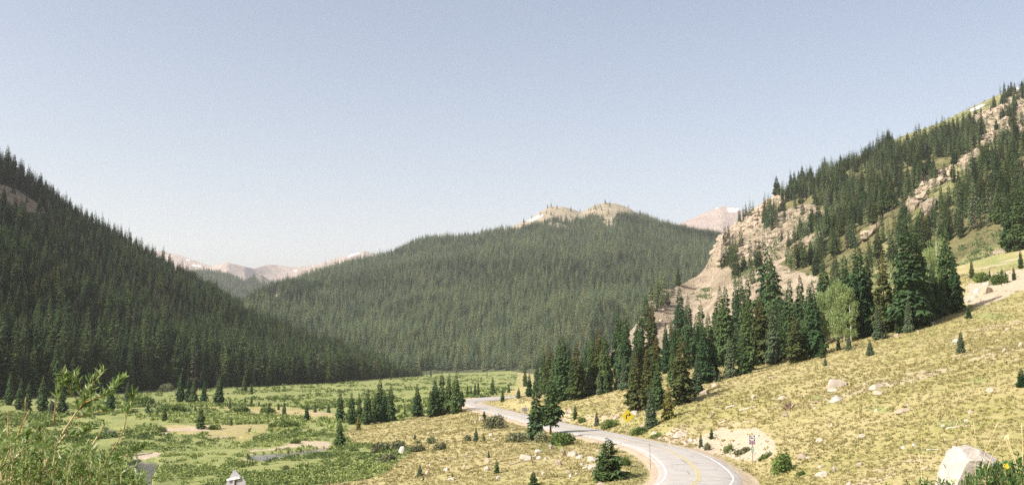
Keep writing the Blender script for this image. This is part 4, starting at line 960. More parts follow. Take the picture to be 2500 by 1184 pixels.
# shrub thickets and aspen scrub on the rocky hillside
p, v_, ar_ = scatter(XR, 24000); px, py = proj(p[:, 0], p[:, 1], p[:, 2]); jx = fbm(p[:, 0] / 14, p[:, 1] / 14, 3, 95) * 26
SHR = [[(1965, 545), (2010, 520), (2030, 560), (1990, 610), (1950, 600)], [(1790, 690), (1850, 640), (1900, 590), (1910, 610), (1860, 660), (1800, 705)], [(2060, 640), (2140, 600), (2200, 640), (2150, 700), (2060, 700)], [(2230, 560), (2300, 480), (2400, 420), (2440, 440), (2330, 520), (2260, 620)], [(2330, 660), (2360, 600), (2440, 560), (2520, 560), (2520, 610), (2420, 640)], [(1700, 735), (1730, 700), (1745, 715), (1720, 745)], [(1620, 800), (1660, 765), (1668, 780), (1630, 815)], [(2170, 370), (2300, 320), (2420, 280), (2430, 300), (2300, 350), (2200, 380)], [(1590, 745), (1625, 715), (1640, 720), (1600, 755)], [(2020, 470), (2060, 480), (2050, 520), (2010, 520)]]
keep = (polys(px + jx, py + jx * .5, SHR) > 0) & (rng.random(len(px)) < .8) | ((rng.random(len(px)) < .06) & (px > 1800) & (px < 2600))
p = p[keep]; n = len(p); sz = rng.uniform(.8, 2.2, n); print("hillside shrubs", n)
M_HSHRUB = mat_leaf("hillside shrub leaves", (0.085, 0.13, 0.05), (0.19, 0.235, 0.10), (0.26, 0.28, 0.14), .25)
stuff("shrubbery", [clumps(p, sz * 1.2, sz * .9, 26, .7, 96, .4)], M_HSHRUB)

# ------------------------------------------------------------------ stones
def ico(sub):
    import bmesh
    bm = bmesh.new(); bmesh.ops.create_icosphere(bm, subdivisions=sub, radius=1.0); V = np.array([v.co[:] for v in bm.verts]); Fc = np.array([[v.index for v in f.verts] for f in bm.faces]); bm.free(); return V, Fc
ICO3, ICO1 = ico(4), ico(1)
def rock_shape(seed, cuts=9, base=ICO3, rough=.10):
    g = np.random.default_rng(seed); V = base[0].copy()
    for _ in range(cuts):
        nrm = g.normal(size=3); nrm[2] = abs(nrm[2]) * .8; nrm /= np.linalg.norm(nrm); dd = g.uniform(.5, .85)
        over = V @ nrm - dd; V -= np.where(over > 0, over, 0)[:, None] * nrm * .96
    if len(V) > 50:
        for fr, am in ((1.7, rough), (4.5, rough * .35), (11, rough * .16)):
            V *= (1 + am * np.array([mnoise.noise(Vector(v * fr) + Vector((seed * 3.1, 0, 0))) for v in V]))[:, None]
    V[:, 2] = np.maximum(V[:, 2], -.45); V /= np.abs(V[:, :2]).max()
    return V
def mat_rock(name, a, b, lich=(0.30, 0.28, 0.17)):
    t = NT(name, 0.92, 0.15); o = t.obj(); n1 = t.noise(o, 2.2, 6, .7); n2 = t.noise(o, 9, 5, .7); n3 = t.noise(o, 30, 3, .6)
    c = t.mix(t.ramp(n1, .3, .7), a, b); c = t.mix(t.ramp(n2, .55, .75), c, lich); c = t.mix(t.ramp(n3, .58, .72), c, [x * .55 for x in a])
    t.color(c).bump(t.math('ADD', n2, t.math('MULTIPLY', n3, .5)), .6, .06); return t.m
M_RPALE = mat_rock("pale granite", (0.36, 0.31, 0.255), (0.49, 0.43, 0.36)); M_RTAN = mat_rock("tan granite", (0.31, 0.25, 0.185), (0.43, 0.355, 0.27))
M_RWHITE = mat_rock("whitish granite", (0.41, 0.375, 0.33), (0.52, 0.48, 0.42), (0.37, 0.33, 0.265))
M_RBIG = mat_rock("big boulder granite", (0.35, 0.31, 0.27), (0.47, 0.43, 0.38), (0.29, 0.255, 0.21))  # stone colour of the huge boulder, mottled at random
def block(seed):
    V = rock_shape(seed, 2, ICO3, .05)
    for nx, ny, nz, d in ((1, .1, .15, .62), (-1, .2, .25, .7), (.1, -1, .2, .6), (0, 1, .1, .7), (.12, .1, 1, .52)):
        nn = np.array([nx, ny, nz]); nn = nn / np.linalg.norm(nn); o_ = V @ nn - d; V = V - np.where(o_ > 0, o_, 0)[:, None] * nn * .93
    return V / np.abs(V[:, :2]).max()
ROCK_ME = {'b0': mesh_np("boulder", block(501), [ICO3[1]], M_RPALE), 'b1': mesh_np("boulder", block(502), [ICO3[1]], M_RTAN)}
for i, (k, m_) in enumerate([('p', M_RPALE), ('t', M_RTAN), ('w', M_RWHITE)]):
    for j in range(4 if k == 'p' else 3):
        V = rock_shape(100 + 10 * i + j, 8 + j); ROCK_ME[k + str(j)] = mesh_np("boulder", V, [ICO3[1]], m_, False)
# photo x, y of the foot, width, height in photo pixels, mesh | label
ROCKS = """
2049 945 46 27 b0|big block shaped boulder in the middle of the grassy slope
2143 948 40 15 p1|long flat topped boulder with driftwood branches on its right
2148 962 32 12 t0|low rock just below the boulder with driftwood branches
2038 955 26 9 p2|thin slab just below the big block shaped boulder
2046 979 40 12 w0|white edged flat rock under the thin slab
2212 1006 42 11 t1|wide flat slab lying in green herbs on the slope
2106 1070 29 18 p3|knobbly pale rock in the lower middle of the slope
2032 1040 14 9 p0|small pale stone on open grass below the white edged flat rock
2003 1079 23 12 p1|pale rough stone with grass growing over it, low on the slope
1960 1119 32 17 t2|rounded boulder just right of the round green bush
2010 1162 30 18 p2|pale slab sticking up by the lower edge right of the round bush
2102 1136 20 11 t0|small rock behind the tall grass stalks, low on the slope
2234 1088 13 9 w1|white stone by a small grey branch
1843 972 20 11 p3|pale oval rock between two drift logs and the stand
1912 974 25 10 p0|pale oval rock above the dark root ball
1897 996 12 6 w2|little white stone beside the second drift log
1920 1016 18 11 t1|flat rock with a dark hollow below the root ball
1745 945 18 13 p1|pale rock at the foot of the bluish spruce
2337 836 22 9 w0|flat white topped rock left of the lone young spruce
2333 843 10 8 p2|small stone under the flat white topped rock
2192 821 15 10 t2|upright tan rock at the feet of the dark giants
2279 790 15 9 w1|white rock at the edge of the shadow below the last giant
2463 806 16 9 p3|pointed grey rock high on the open slope
2494 843 15 10 p0|grey rock at the picture's edge below the pointed one
2420 955 21 13 p1|pale rock on grass left of the dense blue spruce
2412 716 36 26 t0|large reddish boulder at the top of the talus
2408 698 22 13 w2|white rock perched above the large reddish boulder
2380 728 20 13 p2|angular block in the rubble under the last giant spruce
2366 738 18 12 p3|lower angular block in the rubble under the last giant spruce
2388 714 16 11 w0|upper angular block in the rubble under the last giant spruce
2437 752 10 6 w1|white stone on grass below the talus
2371 1008 16 9 p0|pale stone above the forked drift log
2306 1040 12 7 w2|white stone on grass left of the forked drift log
2140 1003 11 7 p1|pale stone left of the wide flat slab
982 1106 18 17 w0|whitish boulder half buried in sagebrush on the knoll
1090 1149 17 12 w1|rounded white stone alone on the dry knoll
1161 1033 11 9 p0|pale stone at the left of the roadside sage
1176 1027 13 15 t0|tan upright stone beside the spiky low spruce
1199 1064 13 10 p1|stone with a dark right side below the roadside sage
1208 1073 9 8 p2|smaller stone just below the one with a dark side
1190 1128 16 13 t1|dark faced rock under a little spruce on the knoll
1102 1172 24 9 w2|pale fallen slab in front of a tiny blue spruce
1043 1157 15 14 t2|reddish rock leaning on the young dark spruce
1190 1147 14 9 w0|white flat stone on the knoll near the crooked young spruce
1217 1168 13 11 w1|white round stone below the crooked young spruce
1287 1123 31 18 b0|broad pale boulder on the knoll left of the white stump
1314 1105 26 12 w2|flat white rock between stump and road edge spruces
1317 1121 15 8 w0|small white rock right of the broad pale boulder
1333 1121 14 7 p0|small pale rock in the row right of the broad boulder
1362 1136 22 18 b1|tall tan rock with a black shaded side on the knoll
1397 1113 29 15 p1|long pale boulder left of the big dense spruce
1418 1118 21 11 w1|white boulder between the long pale one and the big spruce
1446 1127 29 19 w2|large white boulder touching the big dense spruce
1446 1148 20 20 b0|upright boulder at the left skirt of the big dense spruce
1420 1136 11 6 w0|white pebble like rock below the white boulders
1390 1155 27 11 t1|low tan rock in yellow grass on the knoll
1409 1160 14 11 p3|pale rock right of the low tan one
1327 1157 15 8 w1|white rock on grass above the bushy cut spruce
1431 1143 18 6 w2|flat white rock left of the upright boulder
1393 1164 11 7 w0|small white rock below the low tan one
1465 1184 26 10 t2|tan rock at the lower edge under the big dense spruce
1258 1154 9 6 w1|white chip of rock on the knoll right of the crooked spruce
1598 1062 26 11 p0|pale rock at the road cut under the blue green spruce
1663 1066 42 16 p1|sloping pale rock ledge in the road cut
1688 1078 20 12 w2|white rock beside the road at the end of the ledge
1505 1022 17 9 t0|stone with a dark gap left of the yellow curve sign
1549 1012 24 10 w0|white rock behind the yellow curve sign
1578 1046 28 14 t0|rust orange rock under the blue green spruce
1722 962 24 13 t1|bare brown earth coloured rock at the stand's lower corner
1850 1066 18 9 w1|overhanging white rock over the purple sign's dirt bank
1865 1080 16 10 p2|white block in the dirt bank right of the purple sign
1826 1114 10 9 w2|white block at the foot of the purple sign
1785 1103 9 8 w0|white stone at the roadside by green bushes
"""
def put_rock(px, py, w, hh, k, label, sink=.30):
    c = cast(px, py); pxm = c[1] / F * 1.0; w_ = w * c[1] / F * .56; h_ = hh * c[1] / F * .82
    o = link("boulder", ROCK_ME[k]); o.location = c + np.array([0, w_ * .5, h_ * .12]); o.scale = (w_, w_ * random.uniform(.75, 1.0), h_); o.rotation_euler = (random.gauss(0, .08), random.gauss(0, .08), random.uniform(0, 6.28) if k[0] != 'p' else random.uniform(-.5, .5))
    check_label(label, None); tag(o, label, "boulder", "boulders on the dry ground"); return o
for ln in ROCKS.strip().split('\n'):
    a, label = ln.split('|'); q = a.split(); put_rock(*map(float, q[:4]), q[4], label)
# the big foreground boulder
import bmesh
Yb = 56.0; gb = P(2352, 1184, Yb / S)
bm = bmesh.new(); prof = [(-1.62, -.7), (-1.42, .42), (-1.0, 1.18), (-.66, 1.84), (-.50, 1.97), (.42, 2.0), (.62, 1.86), (1.35, 1.55), (1.95, .9), (2.15, -.7)]
for y_, k_, dz in ((-1.5, .96, -.62), (-.6, 1.0, -.12), (.5, .98, .0), (1.3, .8, -.3)):
    for x_, z_ in prof: bm.verts.new((x_ * k_ + .04 * math.sin(y_ * 5 + x_), y_, z_ + dz * (z_ > 0)))
hull = bmesh.ops.convex_hull(bm, input=bm.verts); bmesh.ops.delete(bm, geom=[v for v in bm.verts if not v.link_faces], context='VERTS')
bmesh.ops.subdivide_edges(bm, edges=bm.edges[:], cuts=5, use_grid_fill=True)
for v in bm.verts:
    q = v.co.copy(); v.co += q.normalized() * (.05 * mnoise.noise(q * .9) + .09 * mnoise.noise(q * 2.1) + .045 * mnoise.noise(q * 6))
bme = bpy.data.meshes.new("boulder"); bm.to_mesh(bme); bm.free(); bme.materials.append(M_RBIG)
o = link("boulder", bme); o.location = (P(2362, 1184, Yb / S)[0], gb[1], P(2362, 1184, Yb / S)[2] + .16)
tag(o, "huge whitish boulder behind green weeds in the lower corner", "boulder", "boulders on the dry ground")
BIGROCK = o
# loose small stones
def stones(n_, sel, seed, lo, hi, mat, name):
    Vs = []; Fs = []; c = 0; p = sel; g = np.random.default_rng(seed); shapes = [rock_shape(seed + i, 6, ICO1) for i in range(6)]
    for q in p:
        s_ = lo * (hi / lo) ** (g.random() ** 1.8); V = shapes[g.integers(6)] * np.array([s_, s_ * g.uniform(.7, 1), s_ * g.uniform(.4, .8)]); a = g.uniform(0, 6.28); ca, sa = math.cos(a), math.sin(a)
        V = V @ np.array([[ca, sa, 0], [-sa, ca, 0], [0, 0, 1]]) + q + [0, 0, s_ * .1]; Vs.append(V); Fs.append(ICO1[1] + c); c += len(V)
    return tag(link(name, mesh_np(name, np.concatenate(Vs), [np.concatenate(Fs)], mat, False)), kind='stuff')
p, px, py, r = screen_points(26000, -.2, .62, 46, 330, 91); d_, _ = road_near(p[:, 0], p[:, 1])
dens = .03 + .05 * np.maximum(0, fbm(p[:, 0] / 12, p[:, 1] / 12, 3, 92))
dens = np.where(inpoly(px, py, DIRT[2]), .85, dens); dens = np.where(inpoly(px, py, DIRT[3]), .5, dens); dens = np.where(inpoly(px, py, [(1380, 1090), (1480, 1090), (1480, 1170), (1300, 1165), (1300, 1110)]), .14, dens); dens = np.where(inpoly(px, py, DIRT[5]), .5, dens)
dens = np.where(inpoly(px, py, DIRT[3]), .35, dens); dens = np.where(inpoly(px, py, [(2345, 740), (2360, 690), (2400, 690), (2420, 730), (2380, 745)]), .9, dens)
sel = p[(rng.random(len(p)) < dens) & (d_ > 5) & inpoly(px, py, DRY) & (py > 600)]; print("stones", len(sel))
stones(0, sel, 93, .07, .42, M_RPALE, "rubble")
p, v_, ar_ = scatter(XR, 60000); px, py = proj(p[:, 0], p[:, 1], p[:, 2]); jx = fbm(p[:, 0] / 22, p[:, 1] / 22, 3, 33) * 12; cl_ = polys(px + jx, py + jx * .7, CLIFF) > 0; sc_ = polys(px + jx, py + jx * .7, SCREE) > 0
pat = fbm(p[:, 0] / 18, p[:, 1] / 18, 3, 97)
selc = p[cl_ & (rng.random(len(p)) < np.clip(.30 + 1.2 * pat, 0, .8)) & (px > 1480)]; sels = p[sc_ & ~cl_ & (rng.random(len(p)) < np.clip(.06 + .5 * pat, 0, .4)) & (px > 1480)]; print("crags", len(selc), len(sels))
M_CRAG = mat_rock("broken hillside rock", (0.29, 0.228, 0.165), (0.48, 0.39, 0.295), (0.21, 0.175, 0.12))
stones(0, selc, 98, .6, 2.9, M_CRAG, "rubble"); stones(0, sels, 99, .4, 1.6, M_CRAG, "rubble")

# ------------------------------------------------------------------ drift logs, stumps, root balls
M_LOG = mat_plain("bleached drift wood", (0.47, 0.40, 0.32), .9, .15, .35, 8); M_LOGD = mat_plain("dark rotten wood", (0.16, 0.11, 0.075), .95, .1, .4, 8)
def ground_pt(px, py): return Vector(cast(px, py))
def log(px0, py0, px1, py1, rpx, label, mat=None, branches=0, seed=0, cat="log", lift=.5):
    g = random.Random(seed); a, b = ground_pt(px0, py0), ground_pt(px1, py1); r = rpx * a.y / F; n = 7; pts_ = []
    for i in range(n):
        f = i / (n - 1); x = a.x + (b.x - a.x) * f; y = a.y + (b.y - a.y) * f + g.uniform(-.08, .08)
        pts_.append(Vector((x, y, float(ground_z(np.array(x), np.array(y))) + r * lift + g.uniform(-.02, .05))))
    base = Vector(pts_[0]); root = link("fallen_log", None); root.location = base; root.empty_display_size = .3
    m = MB().tube([q - base for q in pts_], [r * (1.15 - .55 * i / (n - 1)) * g.uniform(.85, 1.12) for i in range(n)], 8); link("trunk", m.mesh("trunk", mat or M_LOG, False), root)
    for k in range(branches):
        i = g.randrange(0, n - 1); q = pts_[i] - base; L = g.uniform(.5, 1.3); dd = Vector((g.uniform(-.8, .8), g.uniform(-.6, .2), g.uniform(.25, .9))).normalized()
        link("branch", MB().tube([q, q + dd * L * .5 + Vector((0, 0, -.03)), q + dd * L], [r * .42, r * .28, r * .12], 6).mesh("branch", mat or M_LOG, False), root)
    check_label(label, None); tag(root, label, cat, "fallen logs and branches"); return root
log(1772, 998, 1801, 989, 3.0, "short thick drift log nearest the stand, dark at its upper end", branches=1, seed=1)
log(1803, 1005, 1846, 992, 2.6, "knotty drift log right of the short thick one", branches=2, seed=2)
log(1756, 1035, 1781, 1026, 3.0, "stubby pale log on the bank above the road", seed=3)
log(1764, 1041, 1790, 1031, 1.8, "thin log close below the stubby pale one", seed=4)
log(1814, 1031, 1846, 1024, 1.4, "thin grey stick like log right of the stubby pale one", seed=5)
log(1731, 1020, 1742, 1013, 2.4, "short forked white branch on the bank near the stand", branches=3, seed=6)
log(1692, 1072, 1727, 1030, 1.3, "thin fallen pole sloping down the road cut", seed=7)
log(1086, 1126, 1166, 1106, 1.6, "long whitened trunk lying across the dry knoll", branches=2, seed=8)
log(1137, 1149, 1268, 1117, 1.4, "longest dark rotten trunk on the knoll", M_LOGD, seed=9)
log(1242, 1136, 1313, 1120, 1.5, "rotten grey trunk under the broad pale boulder", branches=1, seed=10)
log(2175, 942, 2332, 903, 1.2, "very long half sunken trunk across the grassy slope", branches=2, seed=11)
log(2152, 936, 2178, 946, 2.0, "forked driftwood branch lying on a flat topped boulder", branches=4, seed=12)
log(2310, 1048, 2378, 1039, 2.0, "forked drift log with a dark broken stub", branches=3, seed=13)
log(2262, 1099, 2291, 1098, 1.7, "short straight grey branch alone on the grass", seed=14)
log(2450, 864, 2502, 853, 1.6, "straight trunk high on the slope by the picture's edge", seed=15)
log(2402, 884, 2446, 872, 1.2, "broken sticks in line with the high straight trunk", branches=2, seed=16)
log(332, 1112, 372, 1106, 1.6, "white drift log on the bank of the stream", seed=17)
log(1676, 986, 1700, 972, 1.6, "dark log in the grass at the stand's lower edge", M_LOGD, seed=18)
def rootball(px, py, w, h, label, mats, seed, name="root_ball", cat="root ball", n=26):
    g = random.Random(seed); c = ground_pt(px, py); W_, H_ = w * c.y / F / 2, h * c.y / F
    root = link(name, None); root.location = c; m0 = MB(); m1 = MB()
    for k in range(n):
        a = g.uniform(0, math.pi); L = g.uniform(.6, 1.0); d = Vector((math.cos(a) * W_ * L, g.uniform(-.6, .3) * W_, math.sin(a) * H_ * L)); q = Vector((g.uniform(-.2, .2) * W_, g.uniform(-.2, .2) * W_, H_ * .2))
        md = (q + d) * .55 + Vector((g.uniform(-.1, .1), g.uniform(-.1, .1), g.uniform(-.05, .1))) * W_
        (m0 if k % 3 else m1).tube([q * .3, md, q + d], [W_ * .17, W_ * .10, W_ * .03], 5)
    m0.tube([(0, .1 * W_, -.1), (0, .1 * W_, H_ * .45), (.1 * W_, .2 * W_, H_ * .7)], [W_ * .6, W_ * .5, W_ * .15], 8)
    link("dark_roots", m0.mesh("dark_roots", mats[0], False), root); link("bleached_roots", m1.mesh("bleached_roots", mats[1], False), root)
    check_label(label, None); tag(root, label, cat); return root
rootball(1926, 1000, 36, 21, "dark upturned root ball on the grassy slope", (M_LOGD, M_LOG), 1)
rootball(1675, 1087, 17, 16, "pale root ball at the road cut beside the road", (M_LOG, M_LOG), 2)
rootball(1379, 1112, 13, 15, "dark knotted root ball among the knoll's pale boulders", (M_LOGD, M_LOG), 3)
rootball(1344, 1097, 15, 20, "upright bleached stump below the road edge spruces", (M_SNAG, M_LOG), 4, "tree_stump", "stump", 14)
rootball(2037, 1152, 13, 22, "forked bleached stump low on the slope near the lower edge", (M_SNAG, M_LOG), 5, "tree_stump", "stump", 10)
rootball(1088, 1124, 10, 9, "small black root at the end of the whitened trunk", (M_LOGD, M_LOGD), 6, n=14)

# ------------------------------------------------------------------ bushes
M_BUSH = mat_leaf("green bush leaves", (0.07, 0.125, 0.03), (0.19, 0.25, 0.07), (0.26, 0.31, 0.11), .25)
M_TWIG = mat_plain("brown twigs", (0.20, 0.14, 0.09), .9, .1, .3, 10)
BUSHES = """
1915 1152 66 50 g|round green willow bush standing alone by the lower right of the road
1378 1086 62 32 g|mixed green bush spilling right of the road edge spruces
1322 1080 40 26 s|grey brown bush between the road edge spruces
1206 1044 54 32 s|wide grey green sage beside the road on the knoll
1262 1078 60 24 s|pale sage left of the road edge spruces
1054 1082 32 17 s|round grey sage, upper of two in the middle of the knoll
1077 1097 34 17 s|grey sage, lower of two in the middle of the knoll
1022 1082 16 8 s|low grey tuft left of the round sage
1017 1102 40 16 s|flat sage right of the half buried whitish boulder
950 1100 70 22 s|wide sage patch left of the half buried whitish boulder
948 1128 56 20 s|grey sage patch at the edge of the green valley floor
1145 1076 26 16 s|grey brown bush left of the young spruce with a thin leader
1488 1044 44 20 g|dark green bush beside the little bluish spruce across the road
1418 1032 22 15 g|bright green bush under the thin spired little spruce
1562 1060 46 18 g|green bush below the yellow curve sign
1600 1068 30 10 g|low green mat at the road's edge under the cut
1780 1104 28 20 g|dark green bush at the roadside between ledge and purple sign
1730 1098 26 18 s|grey green bush at the foot of the rocky cut bank
1815 1106 40 14 s|grey low bush left of the purple sign
1868 1119 30 13 g|low dark bush right of the purple sign
1956 1160 20 10 g|small dark tuft right below the round green willow
1525 1138 36 26 g|yellow green herbs at the right skirt of the big dense spruce
2395 688 44 24 g|green bush on the talus beside the last giant spruce
2440 694 44 30 g|bright green bush on the talus at the ragged little spruces
2380 612 50 28 g|light brown green bush over the talus rim
2425 588 46 34 g|yellow green bush between dark spruces over the talus
2348 622 40 24 s|grey bush at the upper left of the talus
700 1040 60 14 g|flat green willow patch near the dark young spruce
650 1008 40 13 g|dark willow thicket on the grass strip behind the gravel bar
582 1005 44 13 g|olive willow thicket left of the dark one on the grass strip
520 1048 34 12 g|green willow on the gravel bar beside the uneven spruce
395 1054 22 16 g|green willow at the left end of the gravel bar
660 1042 24 10 g|small willow at the right end of the gravel bar
405 955 34 20 s|grey willow before the forest near the valley bank
350 990 50 24 g|dark green willow mound on the valley bank
420 1006 56 20 g|willow mound right of the dense round young spruce
720 1082 24 13 g|round willow on the bright green river bend
"""
for ln in BUSHES.strip().split('\n'):
    a, label = ln.split('|'); px, py, w, h, k = a.split(); c = cast(float(px), float(py)); W_ = float(w) * c[1] / F / 2; H_ = float(h) * c[1] / F
    nl = 5 + int(W_ * 3); g = np.random.default_rng(int(float(px)) + 7); off = np.stack([g.uniform(-.7, .7, nl) * W_, g.uniform(-.45, .75, nl) * W_ * .8, np.zeros(nl)], -1); off[0] = 0
    q = c + off; q[:, 2] = ground_z(q[:, 0], q[:, 1]); e = link("bush", None); e.location = c
    V, Fc, T = clumps(q - c, g.uniform(.4, .6, nl) * W_, g.uniform(.65, 1.0, nl) * H_, 200, np.clip(W_ * .16, .10, .4), int(float(px)), .5)
    link("foliage", mesh_np("foliage", V, [Fc], M_BUSH if k == 'g' else M_SAGE, False, {'tint': ('FLOAT', T)}), e)
    m = MB()
    for i in range(nl): m.tube([off[i] * .25 + [0, 0, -.05], off[i] * .7 + [0, 0, H_ * .35], off[i] + [0, 0, H_ * .7]], [W_ * .03, W_ * .022, W_ * .01], 4)
    link("stems", m.mesh("stems", M_TWIG, False), e); check_label(label, None); tag(e, label, "bush", "bushes beside road, knoll and stream")

# ------------------------------------------------------------------ aspens
M_ASPEN = mat_leaf("aspen leaves", (0.185, 0.25, 0.09), (0.31, 0.385, 0.16), (0.38, 0.44, 0.22), .3); M_ABARK = mat_plain("pale aspen bark", (0.55, 0.53, 0.46), .8, .2, .25, 9)
def aspen(px, yb, yt, wpx, label, seed):
    g = np.random.default_rng(seed); c = cast(px, yb); H_ = c[1] * ray(px, yt)[1] - c[2]; W_ = wpx * c[1] / F / 2; e = link("aspen_tree", None); e.location = c
    tr = MB().tube([(0, 0, -.2), (.1, 0, H_ * .35), (-.05, .1, H_ * .7), (0, 0, H_ * .95)], [W_ * .09, W_ * .07, W_ * .045, .02], 7); link("trunk", tr.mesh("trunk", M_ABARK, True), e)
    n = 34; z = g.uniform(.16, .95, n) * H_; rr2 = W_ * np.sin(np.clip((z / H_ - .05) / .97, 0, 1) * math.pi) ** .6 * g.uniform(.35, .95, n); a = g.uniform(0, 6.28, n)
    q = np.stack([np.cos(a) * rr2, np.sin(a) * rr2, z - W_ * .12], -1); b = MB()
    for i in range(0, n, 2): b.tube([(0, 0, z[i] * .8), tuple(q[i] * [.6, .6, .95]), tuple(q[i])], [W_ * .025, W_ * .016, W_ * .006], 4)
    link("limbs", b.mesh("limbs", M_ABARK, True), e)
    Vs = []; Ts = []
    for s_ in (1, -1):
        V, Fc, T = clumps(np.zeros_like(q), np.full(n, W_ * .46), np.full(n, W_ * .55), 110, .22, seed + s_, .2); V = V.reshape(n, -1, 3) * [1, 1, s_] + q[:, None]; Vs.append(V.reshape(-1, 3)); Ts.append(T)
    V = np.concatenate(Vs); link("crown", mesh_np("crown", V, [np.arange(len(V)).reshape(-1, 3)], M_ASPEN, False, {'tint': ('FLOAT', np.concatenate(Ts))}), e)
    check_label(label, None); tag(e, label, "aspen", "pale aspens among the spruces")
aspen(2010, 840, 712, 42, "pale green aspen nearest the shady spruces, first of the row", 1); aspen(2027, 837, 696, 44, "pale green aspen, second from the shaded side of the row", 2)
aspen(2046, 838, 682, 46, "pale green aspen with the highest crown, middle of the row", 3); aspen(2062, 838, 690, 40, "pale green aspen, narrow one beside the highest crowned", 4)
aspen(2078, 836, 702, 38, "pale green aspen touching the huge dark spruce", 5); aspen(2290, 690, 580, 60, "soft green broad aspen behind the last giant spruce", 6); aspen(2268, 700, 610, 44, "soft green aspen half hidden behind hooked spruce boughs", 7)

# ------------------------------------------------------------------ road signs
M_STEEL = mat_plain("galvanised steel", (0.42, 0.41, 0.42), .5, .4, .1, 6, .3); M_ALU = mat_plain("bare aluminium sheet", (0.27, 0.26, 0.28), .55, .4, .12, 3, .15); M_WHITE = mat_plain("white sign sheet", (0.66, 0.65, 0.63), .5, .3, .05)
M_YEL = mat_plain("yellow sign sheet", (0.62, 0.49, 0.03), .5, .3, .06, 4); M_BLACK = mat_plain("black sign print", (0.02, 0.02, 0.02), .6, .3, .1); M_PUR = mat_plain("dark purple sign sheet", (0.075, 0.04, 0.10), .5, .3, .1, 5)
M_PUR2 = mat_plain("purple plate", (0.17, 0.075, 0.17), .5, .3, .1, 5); M_PINK = mat_plain("pale pink print", (0.62, 0.48, 0.58), .5, .3, .05); M_GRN = mat_plain("green plate", (0.03, 0.20, 0.13), .5, .3, .1); M_DKG = mat_plain("dark green print", (0.03, 0.09, 0.05), .6, .3, .2, 30); M_GREY = mat_plain("grey print", (0.30, 0.31, 0.33), .6, .3, .1)
M_POST = mat_plain("brown steel post", (0.16, 0.12, 0.09), .7, .3, .2, 5); M_DARKB = mat_plain("dark sign back", (0.17, 0.16, 0.18), .7, .2, .1)
def circle(cx, cz, r, n=28): return [(cx + r * math.cos(2 * math.pi * k / n), cz + r * math.sin(2 * math.pi * k / n)) for k in range(n)]
def rect(cx, cz, w, h): return [(cx - w / 2, cz - h / 2), (cx + w / 2, cz - h / 2), (cx + w / 2, cz + h / 2), (cx - w / 2, cz + h / 2)]
def sign_root(name, c, yaw, label, cat="road sign"):
    e = link(name, None); e.location = c; e.rotation_euler = (0, 0, yaw); check_label(label, None); return tag(e, label, cat)
def pole(e, z1, r, mat, z0=-.4, x=0.0, name="post", lean=0.0): return link(name, MB().tube([(x, 0, z0), (x + lean * z1, 0, z1)], r, 6).mesh(name, mat, False), e)
def plate(name, outline, y0, y1, mat, parent): return link(name, MB().prism(outline, y0, y1).mesh(name, mat, False), parent)
# yellow curve warning
c = Vector(cast(1530, 1062)); u = c.y / F; e = sign_root("curve_sign", c, .12, "yellow diamond warning sign with a black curved arrow beside the road")
zc_ = c.y * ray(1535, 1015)[1] - c.z; pole(e, zc_ + .1, .035, M_STEEL, lean=.03); hd = 16 * u; ox = 3 * u
pn = plate("sign_panel", [(ox, zc_ - hd), (ox + hd, zc_), (ox, zc_ + hd), (ox - hd, zc_)], -.07, -.05, M_YEL, e)
arc = []; inn = []
for k in range(9):
    a = math.radians(180 - 75 * k / 8); arc.append((ox + hd * (.10 + .40 * math.cos(a)), zc_ + hd * (-.12 + .40 * math.sin(a)))); inn.append((ox + hd * (.10 + .24 * math.cos(a)), zc_ + hd * (-.12 + .24 * math.sin(a))))
m = MB()
body = [(ox - hd * .30, zc_ - hd * .42)] + arc + inn[::-1] + [(ox - hd * .14, zc_ - hd * .42)]
for k in range(len(arc) - 1): m.prism([arc[k], inn[k], inn[k + 1], arc[k + 1]], -.078, -.071)
m.prism([(ox - hd * .30, zc_ - hd * .42), (ox - hd * .14, zc_ - hd * .42), inn[0], arc[0]], -.078, -.071)
tx, tz = arc[-1]; m.prism([(ox + hd * .14, zc_ + hd * .50), (ox + hd * .52, zc_ + hd * .16), (ox + hd * .12, zc_ - hd * .02)], -.078, -.071)
link("curved_arrow", m.mesh("curved_arrow", M_BLACK, False), pn)
# purple scenic sign with two plates
c = Vector(cast(1838, 1132)); u = c.y / F; e = sign_root("scenic_sign", c, .05, "purple sign with a round landscape emblem and a smaller plate below")
Z = lambda py: c.y * ray(1838, py)[1] - c.z
pole(e, Z(1062), .04, M_POST); w = 14.6 * u; zc_ = (Z(1062) + Z(1076.3)) / 2; hh = Z(1062) - Z(1076.3)
pn = plate("emblem_panel", rect(-.6 * u, zc_, w, hh), -.08, -.05, M_PINK, e); plate("purple_field", rect(-.6 * u, zc_, w * .94, hh * .94), -.086, -.081, M_PUR, pn)
plate("emblem_disc", circle(-.6 * u, zc_, hh * .43), -.092, -.087, M_WHITE, pn)
m = MB(); r = hh * .43
for k, (x, z, s_) in enumerate([(-.55, .05, .5), (-.3, .12, .62), (-.05, .0, .5), (.12, -.02, .36)]): m.prism([(-.6 * u + (x - .2) * r, zc_ + (z - .18) * r), (-.6 * u + (x + .2) * r, zc_ + (z - .18) * r), (-.6 * u + x * r, zc_ + (z + s_) * r)], -.097, -.093)
link("emblem_trees", m.mesh("emblem_trees", M_DKG, False), pn)
plate("emblem_hill", [(-.6 * u + r * .05, zc_ - r * .12), (-.6 * u + r * .85, zc_ - r * .12), (-.6 * u + r * .62, zc_ + r * .22), (-.6 * u + r * .4, zc_ + r * .30)], -.0965, -.0931, M_GREY, pn)
z2 = (Z(1077) + Z(1083.8)) / 2; h2 = Z(1077) - Z(1083.8); p2 = plate("name_plate", rect(-.6 * u, z2, w, h2), -.08, -.05, M_PUR2, e)
